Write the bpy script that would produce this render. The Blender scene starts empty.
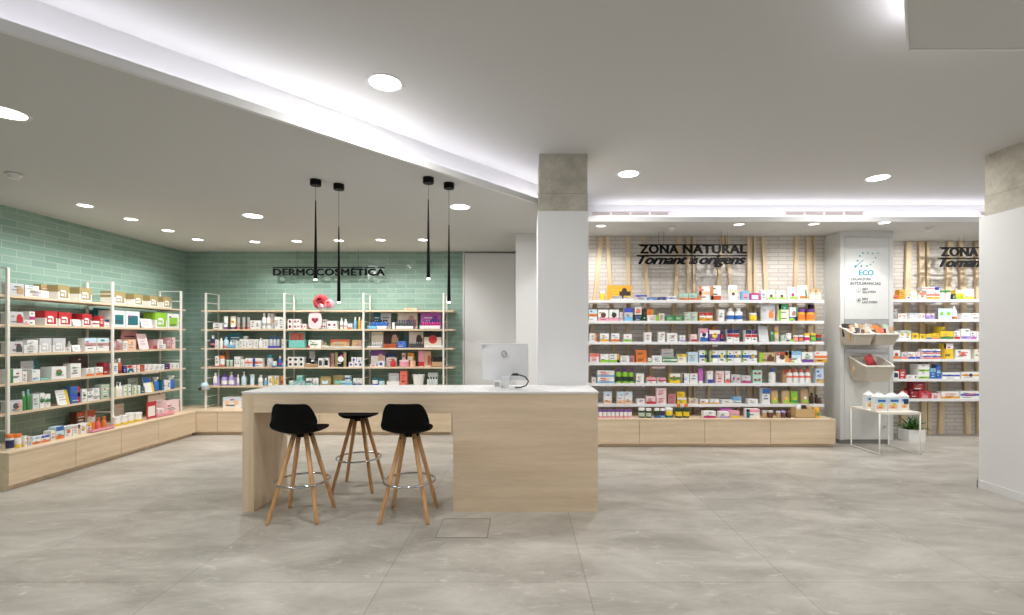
import bpy, bmesh, math, random
from mathutils import Vector, Matrix
random.seed(7)
S = bpy.context.scene
COL = S.collection
F, VX, VY, H = 484.0, 524.0, 337.6, 1.45      # lens in pixels, vanishing point, eye height
def PX(px, Y): return (px-VX)/F*Y
def PZ(py, Y): return H-(py-VY)/F*Y
R = math.radians
# ------------------------------------------------------------------ colours and materials
def lin(c):
    return tuple(((v/255)/12.92 if v/255 <= .04045 else ((v/255+.055)/1.055)**2.4) for v in c)+(1,)
COLOURS = dict(
 white=(238,238,236), cream=(236,228,206), grey=(168,168,168), silver=(196,197,200), dark_grey=(72,74,78), black=(22,22,24),
 red=(200,36,44), dark_red=(140,22,34), coral=(240,110,90), pink=(236,150,170), pale_pink=(240,205,208), magenta=(200,30,120),
 rose=(190,130,130), purple=(110,60,150), lilac=(170,150,225), violet=(200,90,190), navy=(30,40,95), blue=(40,100,190), royal=(50,70,200),
 sky=(110,180,225), pale_blue=(190,220,235), teal=(20,110,125), turquoise=(110,200,190), mint=(170,215,195), green=(60,140,70),
 dark_green=(22,60,36), lime=(140,205,40), olive=(130,125,80), yellow=(240,205,30), gold=(160,140,85), amber=(235,165,30),
 orange=(240,120,40), peach=(240,190,150), brown=(105,65,45), dark_brown=(60,40,35), tan=(190,150,105), kraft=(200,165,110), glass=(205,215,215),
 beige=(215,200,180), sage=(175,195,175), rust=(190,80,40), photo=(150,110,95), skin=(215,165,140))
COLOURS = {k: tuple(min(250, .86*c+.14*(sum(v)/3)+7) if k not in ('black','white') else c for c in v) for k, v in COLOURS.items()}
MC = {}
def new_mat(name):
    m = bpy.data.materials.new(name); m.use_nodes = True
    nt = m.node_tree; b = nt.nodes['Principled BSDF']
    return m, nt, b
def M(c, rough=.45, metal=0, key=None):
    k = (c, rough, metal)
    if k in MC: return MC[k]
    rgb = COLOURS[c] if isinstance(c, str) else c
    m, nt, b = new_mat('%s_paint' % (c if isinstance(c, str) else 'mixed'))
    n = nt.nodes.new('ShaderNodeTexNoise'); n.inputs['Scale'].default_value = 9; n.inputs['Detail'].default_value = 2
    tc = nt.nodes.new('ShaderNodeTexCoord'); nt.links.new(tc.outputs['Object'], n.inputs['Vector'])
    mx = nt.nodes.new('ShaderNodeMix'); mx.data_type = 'RGBA'
    l = lin(rgb)
    mx.inputs[6].default_value = tuple(v*.95 for v in l[:3])+(1,); mx.inputs[7].default_value = tuple(min(1, v*1.04) for v in l[:3])+(1,)
    nt.links.new(n.outputs['Fac'], mx.inputs[0]); nt.links.new(mx.outputs[2], b.inputs['Base Color'])
    b.inputs['Roughness'].default_value = rough; b.inputs['Metallic'].default_value = metal
    if sum(rgb) < 50: b.inputs['Specular IOR Level'].default_value = .15
    MC[k] = m
    return m
def emis(name, rgb, strength):
    m, nt, b = new_mat(name)
    b.inputs['Base Color'].default_value = (1, 1, 1, 1)
    b.inputs['Emission Color'].default_value = lin(rgb); b.inputs['Emission Strength'].default_value = strength
    return m
def nodes(nt, *specs):
    return [nt.nodes.new(s) for s in specs]
def brick_mat(name, axes, bw, bh, mortar, c1, c2, cm, rough, offset=.5, shift=(0, 0), bump=.25, ripple=0, wobble=0, extra=None, msmooth=.1):
    m, nt, b = new_mat(name); L = nt.links.new
    tc, sep, com, br = nodes(nt, 'ShaderNodeTexCoord', 'ShaderNodeSeparateXYZ', 'ShaderNodeCombineXYZ', 'ShaderNodeTexBrick')
    L(tc.outputs['Object'], sep.inputs[0])
    for k, ax in enumerate(axes):
        ad = nt.nodes.new('ShaderNodeMath'); ad.operation = 'ADD'; ad.inputs[1].default_value = shift[k]
        L(sep.outputs[ax], ad.inputs[0]); L(ad.outputs[0], com.inputs[k])
    L(com.outputs[0], br.inputs['Vector'])
    br.inputs['Scale'].default_value = 1; br.offset = offset
    br.inputs['Brick Width'].default_value = bw; br.inputs['Row Height'].default_value = bh
    br.inputs['Mortar Size'].default_value = mortar; br.inputs['Mortar Smooth'].default_value = msmooth
    br.inputs['Color1'].default_value = lin(c1); br.inputs['Color2'].default_value = lin(c2); br.inputs['Mortar'].default_value = lin(cm)
    col = br.outputs['Color']
    if extra: col = extra(nt, tc, col)
    L(col, b.inputs['Base Color'])
    b.inputs['Roughness'].default_value = rough
    bp = nt.nodes.new('ShaderNodeBump'); bp.inputs['Strength'].default_value = bump; bp.inputs['Distance'].default_value = .004; bp.invert = True
    L(br.outputs['Fac'], bp.inputs['Height'])
    if ripple:
        nz = nt.nodes.new('ShaderNodeTexNoise'); nz.inputs['Scale'].default_value = 11; nz.inputs['Detail'].default_value = 2
        L(tc.outputs['Object'], nz.inputs['Vector'])
        b2 = nt.nodes.new('ShaderNodeBump'); b2.inputs['Strength'].default_value = ripple; b2.inputs['Distance'].default_value = .01
        L(nz.outputs['Fac'], b2.inputs['Height']); L(bp.outputs[0], b2.inputs['Normal']); L(b2.outputs[0], b.inputs['Normal'])
    else: L(bp.outputs[0], b.inputs['Normal'])
    return m
def wood_mat(name, c1, c2, axis='x', rough=.5, scale=1.0):
    m, nt, b = new_mat(name); L = nt.links.new
    tc, mp, nz, nz2, rp, mx = nodes(nt, 'ShaderNodeTexCoord', 'ShaderNodeMapping', 'ShaderNodeTexNoise', 'ShaderNodeTexNoise', 'ShaderNodeValToRGB', 'ShaderNodeMath')
    st = {'x': (.9, 14, 14), 'y': (14, .9, 14), 'z': (14, 14, .9)}[axis]
    mp.inputs['Scale'].default_value = tuple(v*scale for v in st)
    L(tc.outputs['Object'], mp.inputs['Vector']); L(mp.outputs[0], nz.inputs['Vector']); L(mp.outputs[0], nz2.inputs['Vector'])
    nz.inputs['Scale'].default_value = 1; nz.inputs['Detail'].default_value = 4; nz2.inputs['Scale'].default_value = 7; nz2.inputs['Detail'].default_value = 3
    mx.operation = 'MULTIPLY_ADD'; mx.inputs[1].default_value = .35; L(nz2.outputs['Fac'], mx.inputs[0])
    s = nt.nodes.new('ShaderNodeMath'); s.operation = 'MULTIPLY'; s.inputs[1].default_value = .65; L(nz.outputs['Fac'], s.inputs[0]); L(s.outputs[0], mx.inputs[2])
    rp.color_ramp.elements[0].position = .36; rp.color_ramp.elements[0].color = lin(c2)
    rp.color_ramp.elements[1].position = .62; rp.color_ramp.elements[1].color = lin(c1)
    L(mx.outputs[0], rp.inputs[0]); L(rp.outputs[0], b.inputs['Base Color']); b.inputs['Roughness'].default_value = rough
    return m
def plaster(name, c, rough=.9):
    m, nt, b = new_mat(name); L = nt.links.new
    tc, nz, rp = nodes(nt, 'ShaderNodeTexCoord', 'ShaderNodeTexNoise', 'ShaderNodeValToRGB')
    L(tc.outputs['Object'], nz.inputs['Vector']); nz.inputs['Scale'].default_value = 1.6
    rp.color_ramp.elements[0].color = tuple(v*.985 for v in lin(c)); rp.color_ramp.elements[1].color = lin(c)
    L(nz.outputs['Fac'], rp.inputs[0]); L(rp.outputs[0], b.inputs['Base Color']); b.inputs['Roughness'].default_value = rough
    return m
def floor_extra(nt, tc, col):
    L = nt.links.new
    mp, nz, rp, mx, n2, r2, m2 = nodes(nt, 'ShaderNodeMapping', 'ShaderNodeTexNoise', 'ShaderNodeValToRGB', 'ShaderNodeMix', 'ShaderNodeTexNoise', 'ShaderNodeValToRGB', 'ShaderNodeMix')
    L(tc.outputs['Object'], mp.inputs['Vector']); mp.inputs['Rotation'].default_value = (0, 0, .5); mp.inputs['Scale'].default_value = (1, 2.2, 1)
    L(mp.outputs[0], nz.inputs['Vector']); nz.inputs['Scale'].default_value = 1.3; nz.inputs['Detail'].default_value = 9; nz.inputs['Roughness'].default_value = .68; nz.inputs['Distortion'].default_value = .5
    rp.color_ramp.elements[0].position = .34; rp.color_ramp.elements[0].color = (.52, .5, .48, 1)
    rp.color_ramp.elements[1].position = .68; rp.color_ramp.elements[1].color = (1, 1, 1, 1)
    L(nz.outputs['Fac'], rp.inputs[0])
    mx.data_type = 'RGBA'; mx.blend_type = 'MULTIPLY'; mx.inputs[0].default_value = .85
    L(col, mx.inputs[6]); L(rp.outputs[0], mx.inputs[7])
    L(mp.outputs[0], n2.inputs['Vector']); n2.inputs['Scale'].default_value = 5; n2.inputs['Detail'].default_value = 10; n2.inputs['Roughness'].default_value = .75; n2.inputs['Distortion'].default_value = 1.5
    r2.color_ramp.elements[0].position = .56; r2.color_ramp.elements[0].color = (0, 0, 0, 1)
    r2.color_ramp.elements[1].position = .72; r2.color_ramp.elements[1].color = (.7, .7, .7, 1)
    L(n2.outputs['Fac'], r2.inputs[0])
    m2.data_type = 'RGBA'; m2.blend_type = 'MIX'; L(r2.outputs[0], m2.inputs[0]); L(mx.outputs[2], m2.inputs[6]); m2.inputs[7].default_value = lin((222, 218, 209))
    return m2.outputs[2]
def concrete_mat():
    m, nt, b = new_mat('raw_concrete'); L = nt.links.new
    tc, nz, rp, vo, r2, mx = nodes(nt, 'ShaderNodeTexCoord', 'ShaderNodeTexNoise', 'ShaderNodeValToRGB', 'ShaderNodeTexVoronoi', 'ShaderNodeValToRGB', 'ShaderNodeMix')
    L(tc.outputs['Object'], nz.inputs['Vector']); nz.inputs['Scale'].default_value = 6; nz.inputs['Detail'].default_value = 8; nz.inputs['Roughness'].default_value = .7
    rp.color_ramp.elements[0].position = .3; rp.color_ramp.elements[0].color = lin((162, 156, 142)); rp.color_ramp.elements[1].position = .7; rp.color_ramp.elements[1].color = lin((202, 197, 184))
    L(nz.outputs['Fac'], rp.inputs[0]); L(tc.outputs['Object'], vo.inputs['Vector']); vo.inputs['Scale'].default_value = 14
    r2.color_ramp.elements[0].position = .05; r2.color_ramp.elements[0].color = (.45, .45, .45, 1); r2.color_ramp.elements[1].position = .1; r2.color_ramp.elements[1].color = (1, 1, 1, 1)
    L(vo.outputs['Distance'], r2.inputs[0]); mx.data_type = 'RGBA'; mx.blend_type = 'MULTIPLY'; mx.inputs[0].default_value = 1
    L(rp.outputs[0], mx.inputs[6]); L(r2.outputs[0], mx.inputs[7]); L(mx.outputs[2], b.inputs['Base Color']); b.inputs['Roughness'].default_value = .9
    bp = nt.nodes.new('ShaderNodeBump'); bp.inputs['Strength'].default_value = .5; bp.inputs['Distance'].default_value = .01; L(nz.outputs['Fac'], bp.inputs['Height']); L(bp.outputs[0], b.inputs['Normal'])
    return m
def wicker_mat():
    m, nt, b = new_mat('woven_wicker'); L = nt.links.new
    tc, w1, w2, mt, rp = nodes(nt, 'ShaderNodeTexCoord', 'ShaderNodeTexWave', 'ShaderNodeTexWave', 'ShaderNodeMath', 'ShaderNodeValToRGB')
    w1.bands_direction = 'X'; w2.bands_direction = 'Z'; w1.inputs['Scale'].default_value = 16; w2.inputs['Scale'].default_value = 26
    sp, ad, cb = nodes(nt, 'ShaderNodeSeparateXYZ', 'ShaderNodeMath', 'ShaderNodeCombineXYZ')
    L(tc.outputs['Object'], sp.inputs[0]); L(sp.outputs[0], ad.inputs[0]); L(sp.outputs[1], ad.inputs[1]); L(ad.outputs[0], cb.inputs[0]); L(sp.outputs[2], cb.inputs[2])
    L(cb.outputs[0], w1.inputs['Vector']); L(cb.outputs[0], w2.inputs['Vector']); mt.operation = 'MULTIPLY'
    L(w1.outputs['Fac'], mt.inputs[0]); L(w2.outputs['Fac'], mt.inputs[1]); L(mt.outputs[0], rp.inputs[0])
    rp.color_ramp.elements[0].color = lin((176, 164, 146)); rp.color_ramp.elements[1].color = lin((226, 219, 205)); rp.color_ramp.elements[1].position = .5
    L(rp.outputs[0], b.inputs['Base Color']); b.inputs['Roughness'].default_value = .8
    bp = nt.nodes.new('ShaderNodeBump'); bp.inputs['Strength'].default_value = .8; bp.inputs['Distance'].default_value = .006; L(mt.outputs[0], bp.inputs['Height']); L(bp.outputs[0], b.inputs['Normal'])
    return m
TEAL_A = dict(c1=(144,172,160), c2=(130,160,148), cm=(174,188,174))
m_tile_back = brick_mat('teal_glazed_tile_back', (0, 2), .30, .0775, .0035, rough=.12, ripple=.5, shift=(.1, .01), **TEAL_A)
m_tile_left = brick_mat('teal_glazed_tile_left', (1, 2), .30, .0775, .0035, rough=.12, ripple=.5, shift=(.05, .01), **TEAL_A)
m_brick = brick_mat('white_brick', (0, 2), .26, .058, .005, (214,208,202), (204,198,191), (178,170,162), .7, ripple=.1)
m_floor = brick_mat('stoneware_floor', (0, 1), 1.21, 1.2, .003, (200,196,188), (191,187,179), (163,158,150), .34, offset=0, shift=(1.21*9-.37, 12-2.87), bump=.2, extra=floor_extra)
m_ceil = plaster('matt_ceiling_paint', (203, 203, 201)); m_wall = plaster('white_wall_paint', (226, 226, 226)); m_pillar = plaster('pillar_paint', (230, 230, 230))
m_conc = concrete_mat(); m_wick = wicker_mat()
ASH1, ASH2 = (229, 208, 180), (211, 188, 157)
m_ashx = wood_mat('ash_veneer_x', ASH1, ASH2, 'x'); m_ashy = wood_mat('ash_veneer_y', ASH1, ASH2, 'y'); m_ashz = wood_mat('ash_veneer_z', ASH1, ASH2, 'z')
m_slat = wood_mat('pine_slat', (224, 204, 172), (204, 180, 144), 'z'); m_leg = wood_mat('beech_leg', (216, 168, 116), (186, 136, 86), 'z', .4)
m_top = M((240, 240, 240), .25); m_wmetal = M((236, 234, 226), .4); m_wshelf = M((235, 235, 236), .4); m_cab = M((214, 216, 214), .4)
m_black = M((10, 10, 11), .45); m_sign = M((13, 13, 15), .7); m_chrome = M((200, 200, 205), .15, 1); m_seat = M((6, 6, 6), .65)
m_glow = emis('lamp_glow', (255, 250, 244), 7); m_dim = emis('lamp_glow_dim', (255, 250, 244), 1.6); m_led = emis('led_strip_glow', (236, 232, 255), 10)
# ------------------------------------------------------------------ mesh builder
class MB:
    def __init__(s): s.v = []; s.f = []; s.m = []; s.sm = []; s.mats = []
    def mi(s, mat):
        if mat not in s.mats: s.mats.append(mat)
        return s.mats.index(mat)
    def add(s, vs, fs, mat, smooth=False, T=None):
        o = len(s.v); k = s.mi(mat)
        s.v += [tuple(T @ Vector(p)) if T else tuple(p) for p in vs]
        for f in fs: s.f.append([o+i for i in f]); s.m.append(k); s.sm.append(smooth)
        return s
    def box(s, x0, x1, y0, y1, z0, z1, mat, T=None):
        vs = [(x0,y0,z0),(x1,y0,z0),(x1,y1,z0),(x0,y1,z0),(x0,y0,z1),(x1,y0,z1),(x1,y1,z1),(x0,y1,z1)]
        return s.add(vs, [(0,3,2,1),(4,5,6,7),(0,1,5,4),(1,2,6,5),(2,3,7,6),(3,0,4,7)], mat, False, T)
    def prism(s, pts, z0, z1, mat, T=None):
        n = len(pts); vs = [(x,y,z0) for x,y in pts]+[(x,y,z1) for x,y in pts]
        return s.add(vs, [tuple(range(n))[::-1], tuple(range(n,2*n))]+[(i,(i+1)%n,n+(i+1)%n,n+i) for i in range(n)], mat, False, T)
    def lathe(s, prof, mat, seg=14, T=None, sx=1, sy=1, cap=True):
        rings = []
        for i, (r, z) in enumerate(prof):
            rings.append((r, z))
            if 0 < i < len(prof)-1:
                a = Vector((r-prof[i-1][0], z-prof[i-1][1])); b = Vector((prof[i+1][0]-r, prof[i+1][1]-z))
                if a.length > 1e-6 and b.length > 1e-6 and a.angle(b) > .6: rings.append(None); rings.append((r, z))
        vs = []; fs = []; prev = None
        for g in rings:
            if g is None: prev = None; continue
            st = len(vs); r, z = g
            vs += [(r*sx*math.cos(2*math.pi*k/seg), r*sy*math.sin(2*math.pi*k/seg), z) for k in range(seg)]
            if prev is not None: fs += [(prev+k, prev+(k+1)%seg, st+(k+1)%seg, st+k) for k in range(seg)]
            prev = st
        s.add(vs, fs, mat, True, T)
        r0, z0 = prof[0]; r1, z1 = prof[-1]
        for r, z, fl in ((r0, z0, True), (r1, z1, False)):
            if cap and r > 1e-5:
                c = [(r*sx*math.cos(2*math.pi*k/seg), r*sy*math.sin(2*math.pi*k/seg), z) for k in range(seg)]
                s.add(c, [tuple(range(seg))[::-1] if fl else tuple(range(seg))], mat, False, T)
        return s
    def tube(s, pts, r, mat, seg=8, T=None, closed=False, r1=None):
        P = [Vector(p) for p in pts]; n = len(P); vs = []; fs = []
        up = None
        for i, p in enumerate(P):
            if closed: d = P[(i+1) % n]-P[i-1]
            else: d = (P[min(i+1, n-1)]-P[max(i-1, 0)])
            d.normalize()
            if up is None: up = d.orthogonal().normalized()
            a = (up-d*up.dot(d)).normalized(); up = a; b = d.cross(a)
            rr = r if r1 is None else r+(r1-r)*i/(n-1)
            vs += [tuple(p+a*rr*math.cos(2*math.pi*k/seg)+b*rr*math.sin(2*math.pi*k/seg)) for k in range(seg)]
        m = n if closed else n-1
        for i in range(m):
            j = (i+1) % n
            fs += [(i*seg+k, i*seg+(k+1)%seg, j*seg+(k+1)%seg, j*seg+k) for k in range(seg)]
        if not closed: fs += [tuple(range(seg))[::-1], tuple(range((n-1)*seg, n*seg))]
        return s.add(vs, fs, mat, True, T)
    def grid(s, rows, mat, T=None, smooth=True):
        n = len(rows[0]); vs = [p for r in rows for p in r]
        return s.add(vs, [(i*n+j, i*n+j+1, (i+1)*n+j+1, (i+1)*n+j) for i in range(len(rows)-1) for j in range(n-1)], mat, smooth, T)
    def mesh(s, name):
        me = bpy.data.meshes.new(name); me.from_pydata(s.v, [], s.f)
        for mt in s.mats: me.materials.append(mt)
        me.polygons.foreach_set('material_index', s.m); me.polygons.foreach_set('use_smooth', s.sm); me.update()
        return me
    def build(s, name, parent=None, loc=(0,0,0), rz=0):
        o = bpy.data.objects.new(name, s.mesh(name)); COL.objects.link(o); o.location = loc; o.rotation_euler = (0,0,rz)
        if parent: o.parent = parent
        return o
def tag(o, label=None, cat=None, group=None, kind=None):
    if label: o['label'] = label
    if cat: o['category'] = cat
    if group: o['group'] = group
    if kind: o['kind'] = kind
    return o
def empty(name, loc=(0,0,0), rz=0, label=None, cat=None, group=None):
    o = bpy.data.objects.new(name, None); COL.objects.link(o); o.location = loc; o.rotation_euler = (0,0,rz); o.empty_display_size = .1
    return tag(o, label, cat, group)
def struct(name, mb, label=None): return tag(mb.build(name), label, None, None, 'structure')
def copy_tree(o, parent=None):
    c = o.copy(); COL.objects.link(c); c.parent = parent
    for ch in list(o.children): copy_tree(ch, c)
    return c
def text_mesh(name, body, size, mat, extrude=.004, bold=0, shear=0, align='LEFT', space=1.0):
    cu = bpy.data.curves.new(name, 'FONT'); cu.body = body; cu.size = size; cu.extrude = extrude; cu.offset = bold; cu.shear = shear; cu.align_x = align; cu.space_character = space
    cu.resolution_u = 4
    ob = bpy.data.objects.new(name, cu); COL.objects.link(ob)
    dg = bpy.context.evaluated_depsgraph_get(); me = bpy.data.meshes.new_from_object(ob.evaluated_get(dg))
    bpy.data.objects.remove(ob); bpy.data.curves.remove(cu)
    me.materials.clear(); me.materials.append(mat)
    for p in me.polygons: p.material_index = 0
    return me
def text_part(name, body, width, height, mat, parent, loc, extrude=.004, bold=0, shear=0, space=1.0, rz=0):
    """stands upright facing -Y, scaled so that the lettering fills width x height (real size, in its mesh)"""
    me = text_mesh(name, body, 1.0, mat, 0, 0, shear, space=space)
    xs = [v.co.x for v in me.vertices]; ys = [v.co.y for v in me.vertices]
    sx = width/(max(xs)-min(xs)); sy = height/(max(ys)-min(ys)); x0, y0 = min(xs), min(ys)
    bm = bmesh.new()
    sh = [(0, 0)] if not bold else [(0, 0), (-bold, 0), (bold, 0), (-bold*.7, bold*.5), (bold*.7, -bold*.5), (0, bold*.6), (0, -bold*.6)]
    for k, (dx, dz) in enumerate(sh):
        n0 = len(bm.verts); bm.from_mesh(me); bm.verts.ensure_lookup_table()
        for v in bm.verts[n0:]: v.co = Vector(((v.co.x-x0+dx)*sx, k*.0002, (v.co.y-y0+dz)*sy))
    fs = list(bm.faces)
    if extrude:
        r = bmesh.ops.extrude_face_region(bm, geom=fs)
        for e in r['geom']:
            if isinstance(e, bmesh.types.BMVert): e.co.y += extrude
    bmesh.ops.recalc_face_normals(bm, faces=bm.faces); bm.to_mesh(me); bm.free(); me.name = name
    o = bpy.data.objects.new(name, me); COL.objects.link(o); o.location = loc; o.parent = parent; o.rotation_euler = (0,0,rz)
    return o
# ------------------------------------------------------------------ the room
XL, XR, YB, YN = -5.45, 7.2, 7.8, -4.0
ZL, ZR, ZH = 2.834, 2.9, 3.2          # low ceiling left, low ceiling right, high ceiling
struct('floor', MB().box(XL-.1, XR+.1, YN, 7.9, -.06, 0, m_floor), 'grey stoneware tile floor')
struct('wall_left', MB().box(XL-.1, XL, YN, YB+.1, 0, ZH, m_tile_left), 'teal glazed tile wall on the left')
struct('wall_back', MB().box(XL, -.985, YB, YB+.1, 0, ZH, m_tile_back), 'teal glazed tile wall at the back')
w = MB().box(-.985, -.96, YB-.02, YB+.1, 0, ZL, m_wall).box(-.13, .2, YB-.02, YB+.1, 0, ZL, m_wall).box(-.985, .2, YB+.06, YB+.1, 0, ZH, m_wall)
struct('wall_back_white', w, 'white painted wall around the flush door')
struct('wall_partition', MB().box(-.11, .8, 6.45, 7.9, 0, ZH, m_wall), 'white partition behind the pillar')
struct('wall_centre', MB().box(.8, 4.6, 6.93, 7.05, 0, ZH, m_brick), 'white brick wall behind the middle shelving')
struct('wall_far_right', MB().box(4.6, XR, 7.3, 7.42, 0, ZH, m_brick).box(4.6, 4.7, 7.05, 7.3, 0, ZH, m_brick), 'white brick wall behind the right shelving')
struct('wall_right', MB().box(XR, XR+.1, YN, 7.42, 0, ZH, m_wall), 'white painted side wall')
d = struct('door_1', MB().box(-.955, -.135, YB-.012, YB+.03, .01, ZL-.03, m_wall), 'flush white full-height door')
MB().tube([(-.2, YB-.012, 1.05), (-.2, YB-.06, 1.05), (-.31, YB-.06, 1.05)], .009, m_chrome).build('door_handle', d)
struct('ceiling', MB().box(XL-.1, XR+.1, YN, 7.9, ZH, ZH+.08, m_ceil), 'high painted ceiling')
A, B = (-2.343, 2.164), (.112, 4.94); sl = (B[1]-A[1])/(B[0]-A[0])
def on_line(x): return (x, A[1]+(x-A[0])*sl)
E0 = on_line(XL); E1 = on_line(.73)
struct('ceiling_low_left', MB().prism([(XL, E0[1]+.046), (.73, E1[1]+.046), (.73, YB+.1), (XL, YB+.1)], ZL, ZL+.02, m_ceil), 'lowered ceiling over the counter side')
dv = Vector((1, sl)).normalized(); nv = Vector((-dv.y, dv.x))       # towards the low side (left / back)
def strip(p, q, w0, w1):
    p = Vector(p); q = Vector(q); return [tuple(p+nv*w0), tuple(q+nv*w0), tuple(q+nv*w1), tuple(p+nv*w1)]
struct('trim_1', MB().prism(strip(E0, E1, 0, .03), ZL-.006, ZL+.047, m_wall), 'white cove fascia running diagonally')
struct('trim_2', MB().prism(strip(E0, E1, .37, .40), ZL+.02, ZH, m_wall), 'back of the diagonal light cove')
ZP = 3.02
s2 = 2.642-2.09*1.21
def dl(y): return ((y-s2)/1.21, y)
D0, D1 = dl(YN), dl(2.642); dn = Vector((-1.21, 1)).normalized()*-1  # towards the slab (right)
def strip2(w0, w1, q=D1):
    p = Vector(D0); q = Vector(q); return [tuple(p+dn*w0), tuple(p+dn*w1), tuple(q+dn*w1), tuple(q+dn*w0)]
struct('ceiling_low_right', MB().prism([(D0[0]+.018, D0[1]), (XR, YN), (XR, 2.629), (D1[0]+.006, 2.629)], ZP, ZP+.02, m_ceil), 'lowered ceiling panel overhead')
struct('trim_3', MB().prism(strip2(0, .012), ZP-.003, ZP+.047, m_wall).box(D1[0]+.012, XR, 2.630, 2.646, ZP-.003, ZP+.047, m_wall).box(D1[0]+.46, XR, 2.612, 2.642, ZP+.047, ZH, m_wall), 'edge of the lowered panel')
struct('trim_4', MB().prism(strip2(.34, .37, (D1[0]-.06, D1[1]-.07)), ZP+.02, ZH, m_wall), 'back of the cove over the panel')
struct('ceiling_soffit', MB().box(.761, XR, 6.051, 7.4, ZR, ZR+.02, m_ceil), 'lowered soffit over the right shelving')
struct('trim_5', MB().box(.761, XR, 6.02, 6.05, ZR-.006, ZR+.052, m_wall).box(.73, .76, 6.03, 7.9, ZL, ZR+.02, m_wall).box(.761, XR, 6.38, 6.41, ZR+.02, ZH, m_wall), 'white soffit fascia')
# pillars
m_ccrack = M((158,152,139), .9)
p1 = struct('pillar_centre', MB().box(.133, .613, 4.6, 5.08, .0, 2.653, m_pillar), 'white pillar rising behind the counter')
MB().box(.145, .605, 4.612, 5.07, 2.653, ZH, m_conc).box(.144, .606, 4.611, 5.071, 2.820, 2.826, m_ccrack).box(.142, .608, 4.609, 5.073, 2.653, 2.820, m_conc).build('concrete_head', p1)['label'] = 'bare concrete top of the pillar'
p2 = struct('pillar_right', MB().box(4.40, 4.95, 3.55, 4.68, 0, 2.607, m_pillar), 'white pillar at the right edge')
MB().box(4.45, 4.90, 3.6, 4.67, 2.607, ZH, m_conc).box(4.449, 4.901, 3.599, 4.671, 2.800, 2.806, m_ccrack).box(4.447, 4.903, 3.597, 4.673, 2.607, 2.800, m_conc).build('concrete_head', p2)['label'] = 'bare concrete top of the pillar'
struct('baseboard_right', MB().box(4.388, 4.40, 3.54, 4.69, 0, .075, m_wall).box(4.388, 4.96, 4.68, 4.692, 0, .075, m_wall), 'low white skirting')
# air grilles
def grille(x0, x1, label):
    g = empty('air_grille', ((x0+x1)/2, 6.38, 3.068), 0, label, 'vent', 'air grilles in the soffit fascia')
    w = (x1-x0)/2
    MB().box(-w, w, -.004, 0, -.014, .040, M((224, 218, 220), .5)).build('frame', g)
    n = 4
    for k in range(n):
        a = -w+.02+k*(2*w-.03)/n; mb = MB()
        for j in range(3): mb.box(a, a+(2*w-.03)/n-.03, -.009, -.003, -.008+j*.015, .000+j*.015, M((178, 168, 158), .5))
        mb.build('slat_row', g)
grille(PX(591, 6.38), PX(671, 6.38), 'beige slotted air grille in the fascia right of the pillar')
grille(PX(784.5, 6.38), PX(865, 6.38), 'beige slotted air grille in the fascia above the grey cabinet')
grille(PX(979, 6.38), PX(1060, 6.38), 'beige slotted air grille partly hidden by the right pillar')
# floor hatch
h = empty('floor_hatch', (-.455, 3.69, 0), 0, 'square tiled floor hatch with thin metal rim before the counter', 'hatch')
mb = MB()
for a in ((-.19,.19,-.185,-.180),(-.19,.19,.180,.185),(-.19,-.186,-.185,.185),(.186,.19,-.185,.185)): mb.box(a[0],a[1],a[2],a[3],.0005,.0026,M((140,134,126),.4))
mb.build('rim', h); MB().box(-.184,.184,-.178,.178,.0003,.0018,m_floor).build('lid', h)
# ------------------------------------------------------------------ benches and racks
def bench(name, label, x0, x1, front, back, seams, top, axis, loc_face):
    """axis 'x': front faces -Y at y=front; axis 'y': front faces +X at x=front"""
    b = empty(name, ((x0+x1)/2, front, 0) if axis == 'x' else (front, (x0+x1)/2, 0), 0, label, 'cabinet', 'low ash benches under the shelves')
    cx = (x0+x1)/2; wd = m_ashx if axis == 'x' else m_ashy
    def bb(mb, u0, u1, d0, d1, z0, z1, mat):   # u along, d depth from the front
        if axis == 'x': mb.box(u0-cx, u1-cx, d0, d1, z0, z1, mat)
        else: mb.box(-d1, -d0, u0-cx, u1-cx, z0, z1, mat)
        return mb
    D = abs(back-front)
    bb(MB(), x0+.01, x1-.01, .05, D, 0, .05, m_ashx).build('plinth', b)
    bb(MB(), x0+.002, x1-.002, .02, D, .05, top-.02, wd).build('body', b)
    bb(MB(), x0, x1, -.002, D, top-.02, top, wd).build('top', b)
    xs = [x0]+seams+[x1]
    for i in range(len(xs)-1):
        bb(MB(), xs[i]+.003, xs[i+1]-.003, 0, .02, .05, top-.024, wd).build('drawer_front', b)
    return b
bench('storage_bench', 'long low ash bench under the left wall rack', 4.563, 7.17, -4.86, XL+.006, [5.25, 5.84, 6.44], .36, 'y', None)
bench('storage_bench', 'low ash bench under the back rack, partly behind the counter', XL+.02, -1.08, 7.18, YB-.006, [-4.55, -3.91, -3.03, -2.1], .36, 'x', None)
bench('storage_bench', 'low ash bench under the middle white shelves', .83, 4.11, 6.38, 6.92, [PX(639.5,6.38), PX(704.8,6.38), PX(770.6,6.38)], .375, 'x', None)
ZS = [1.862, 1.57, 1.277, .983, .69]     # board centres of the teal wall racks
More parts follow.
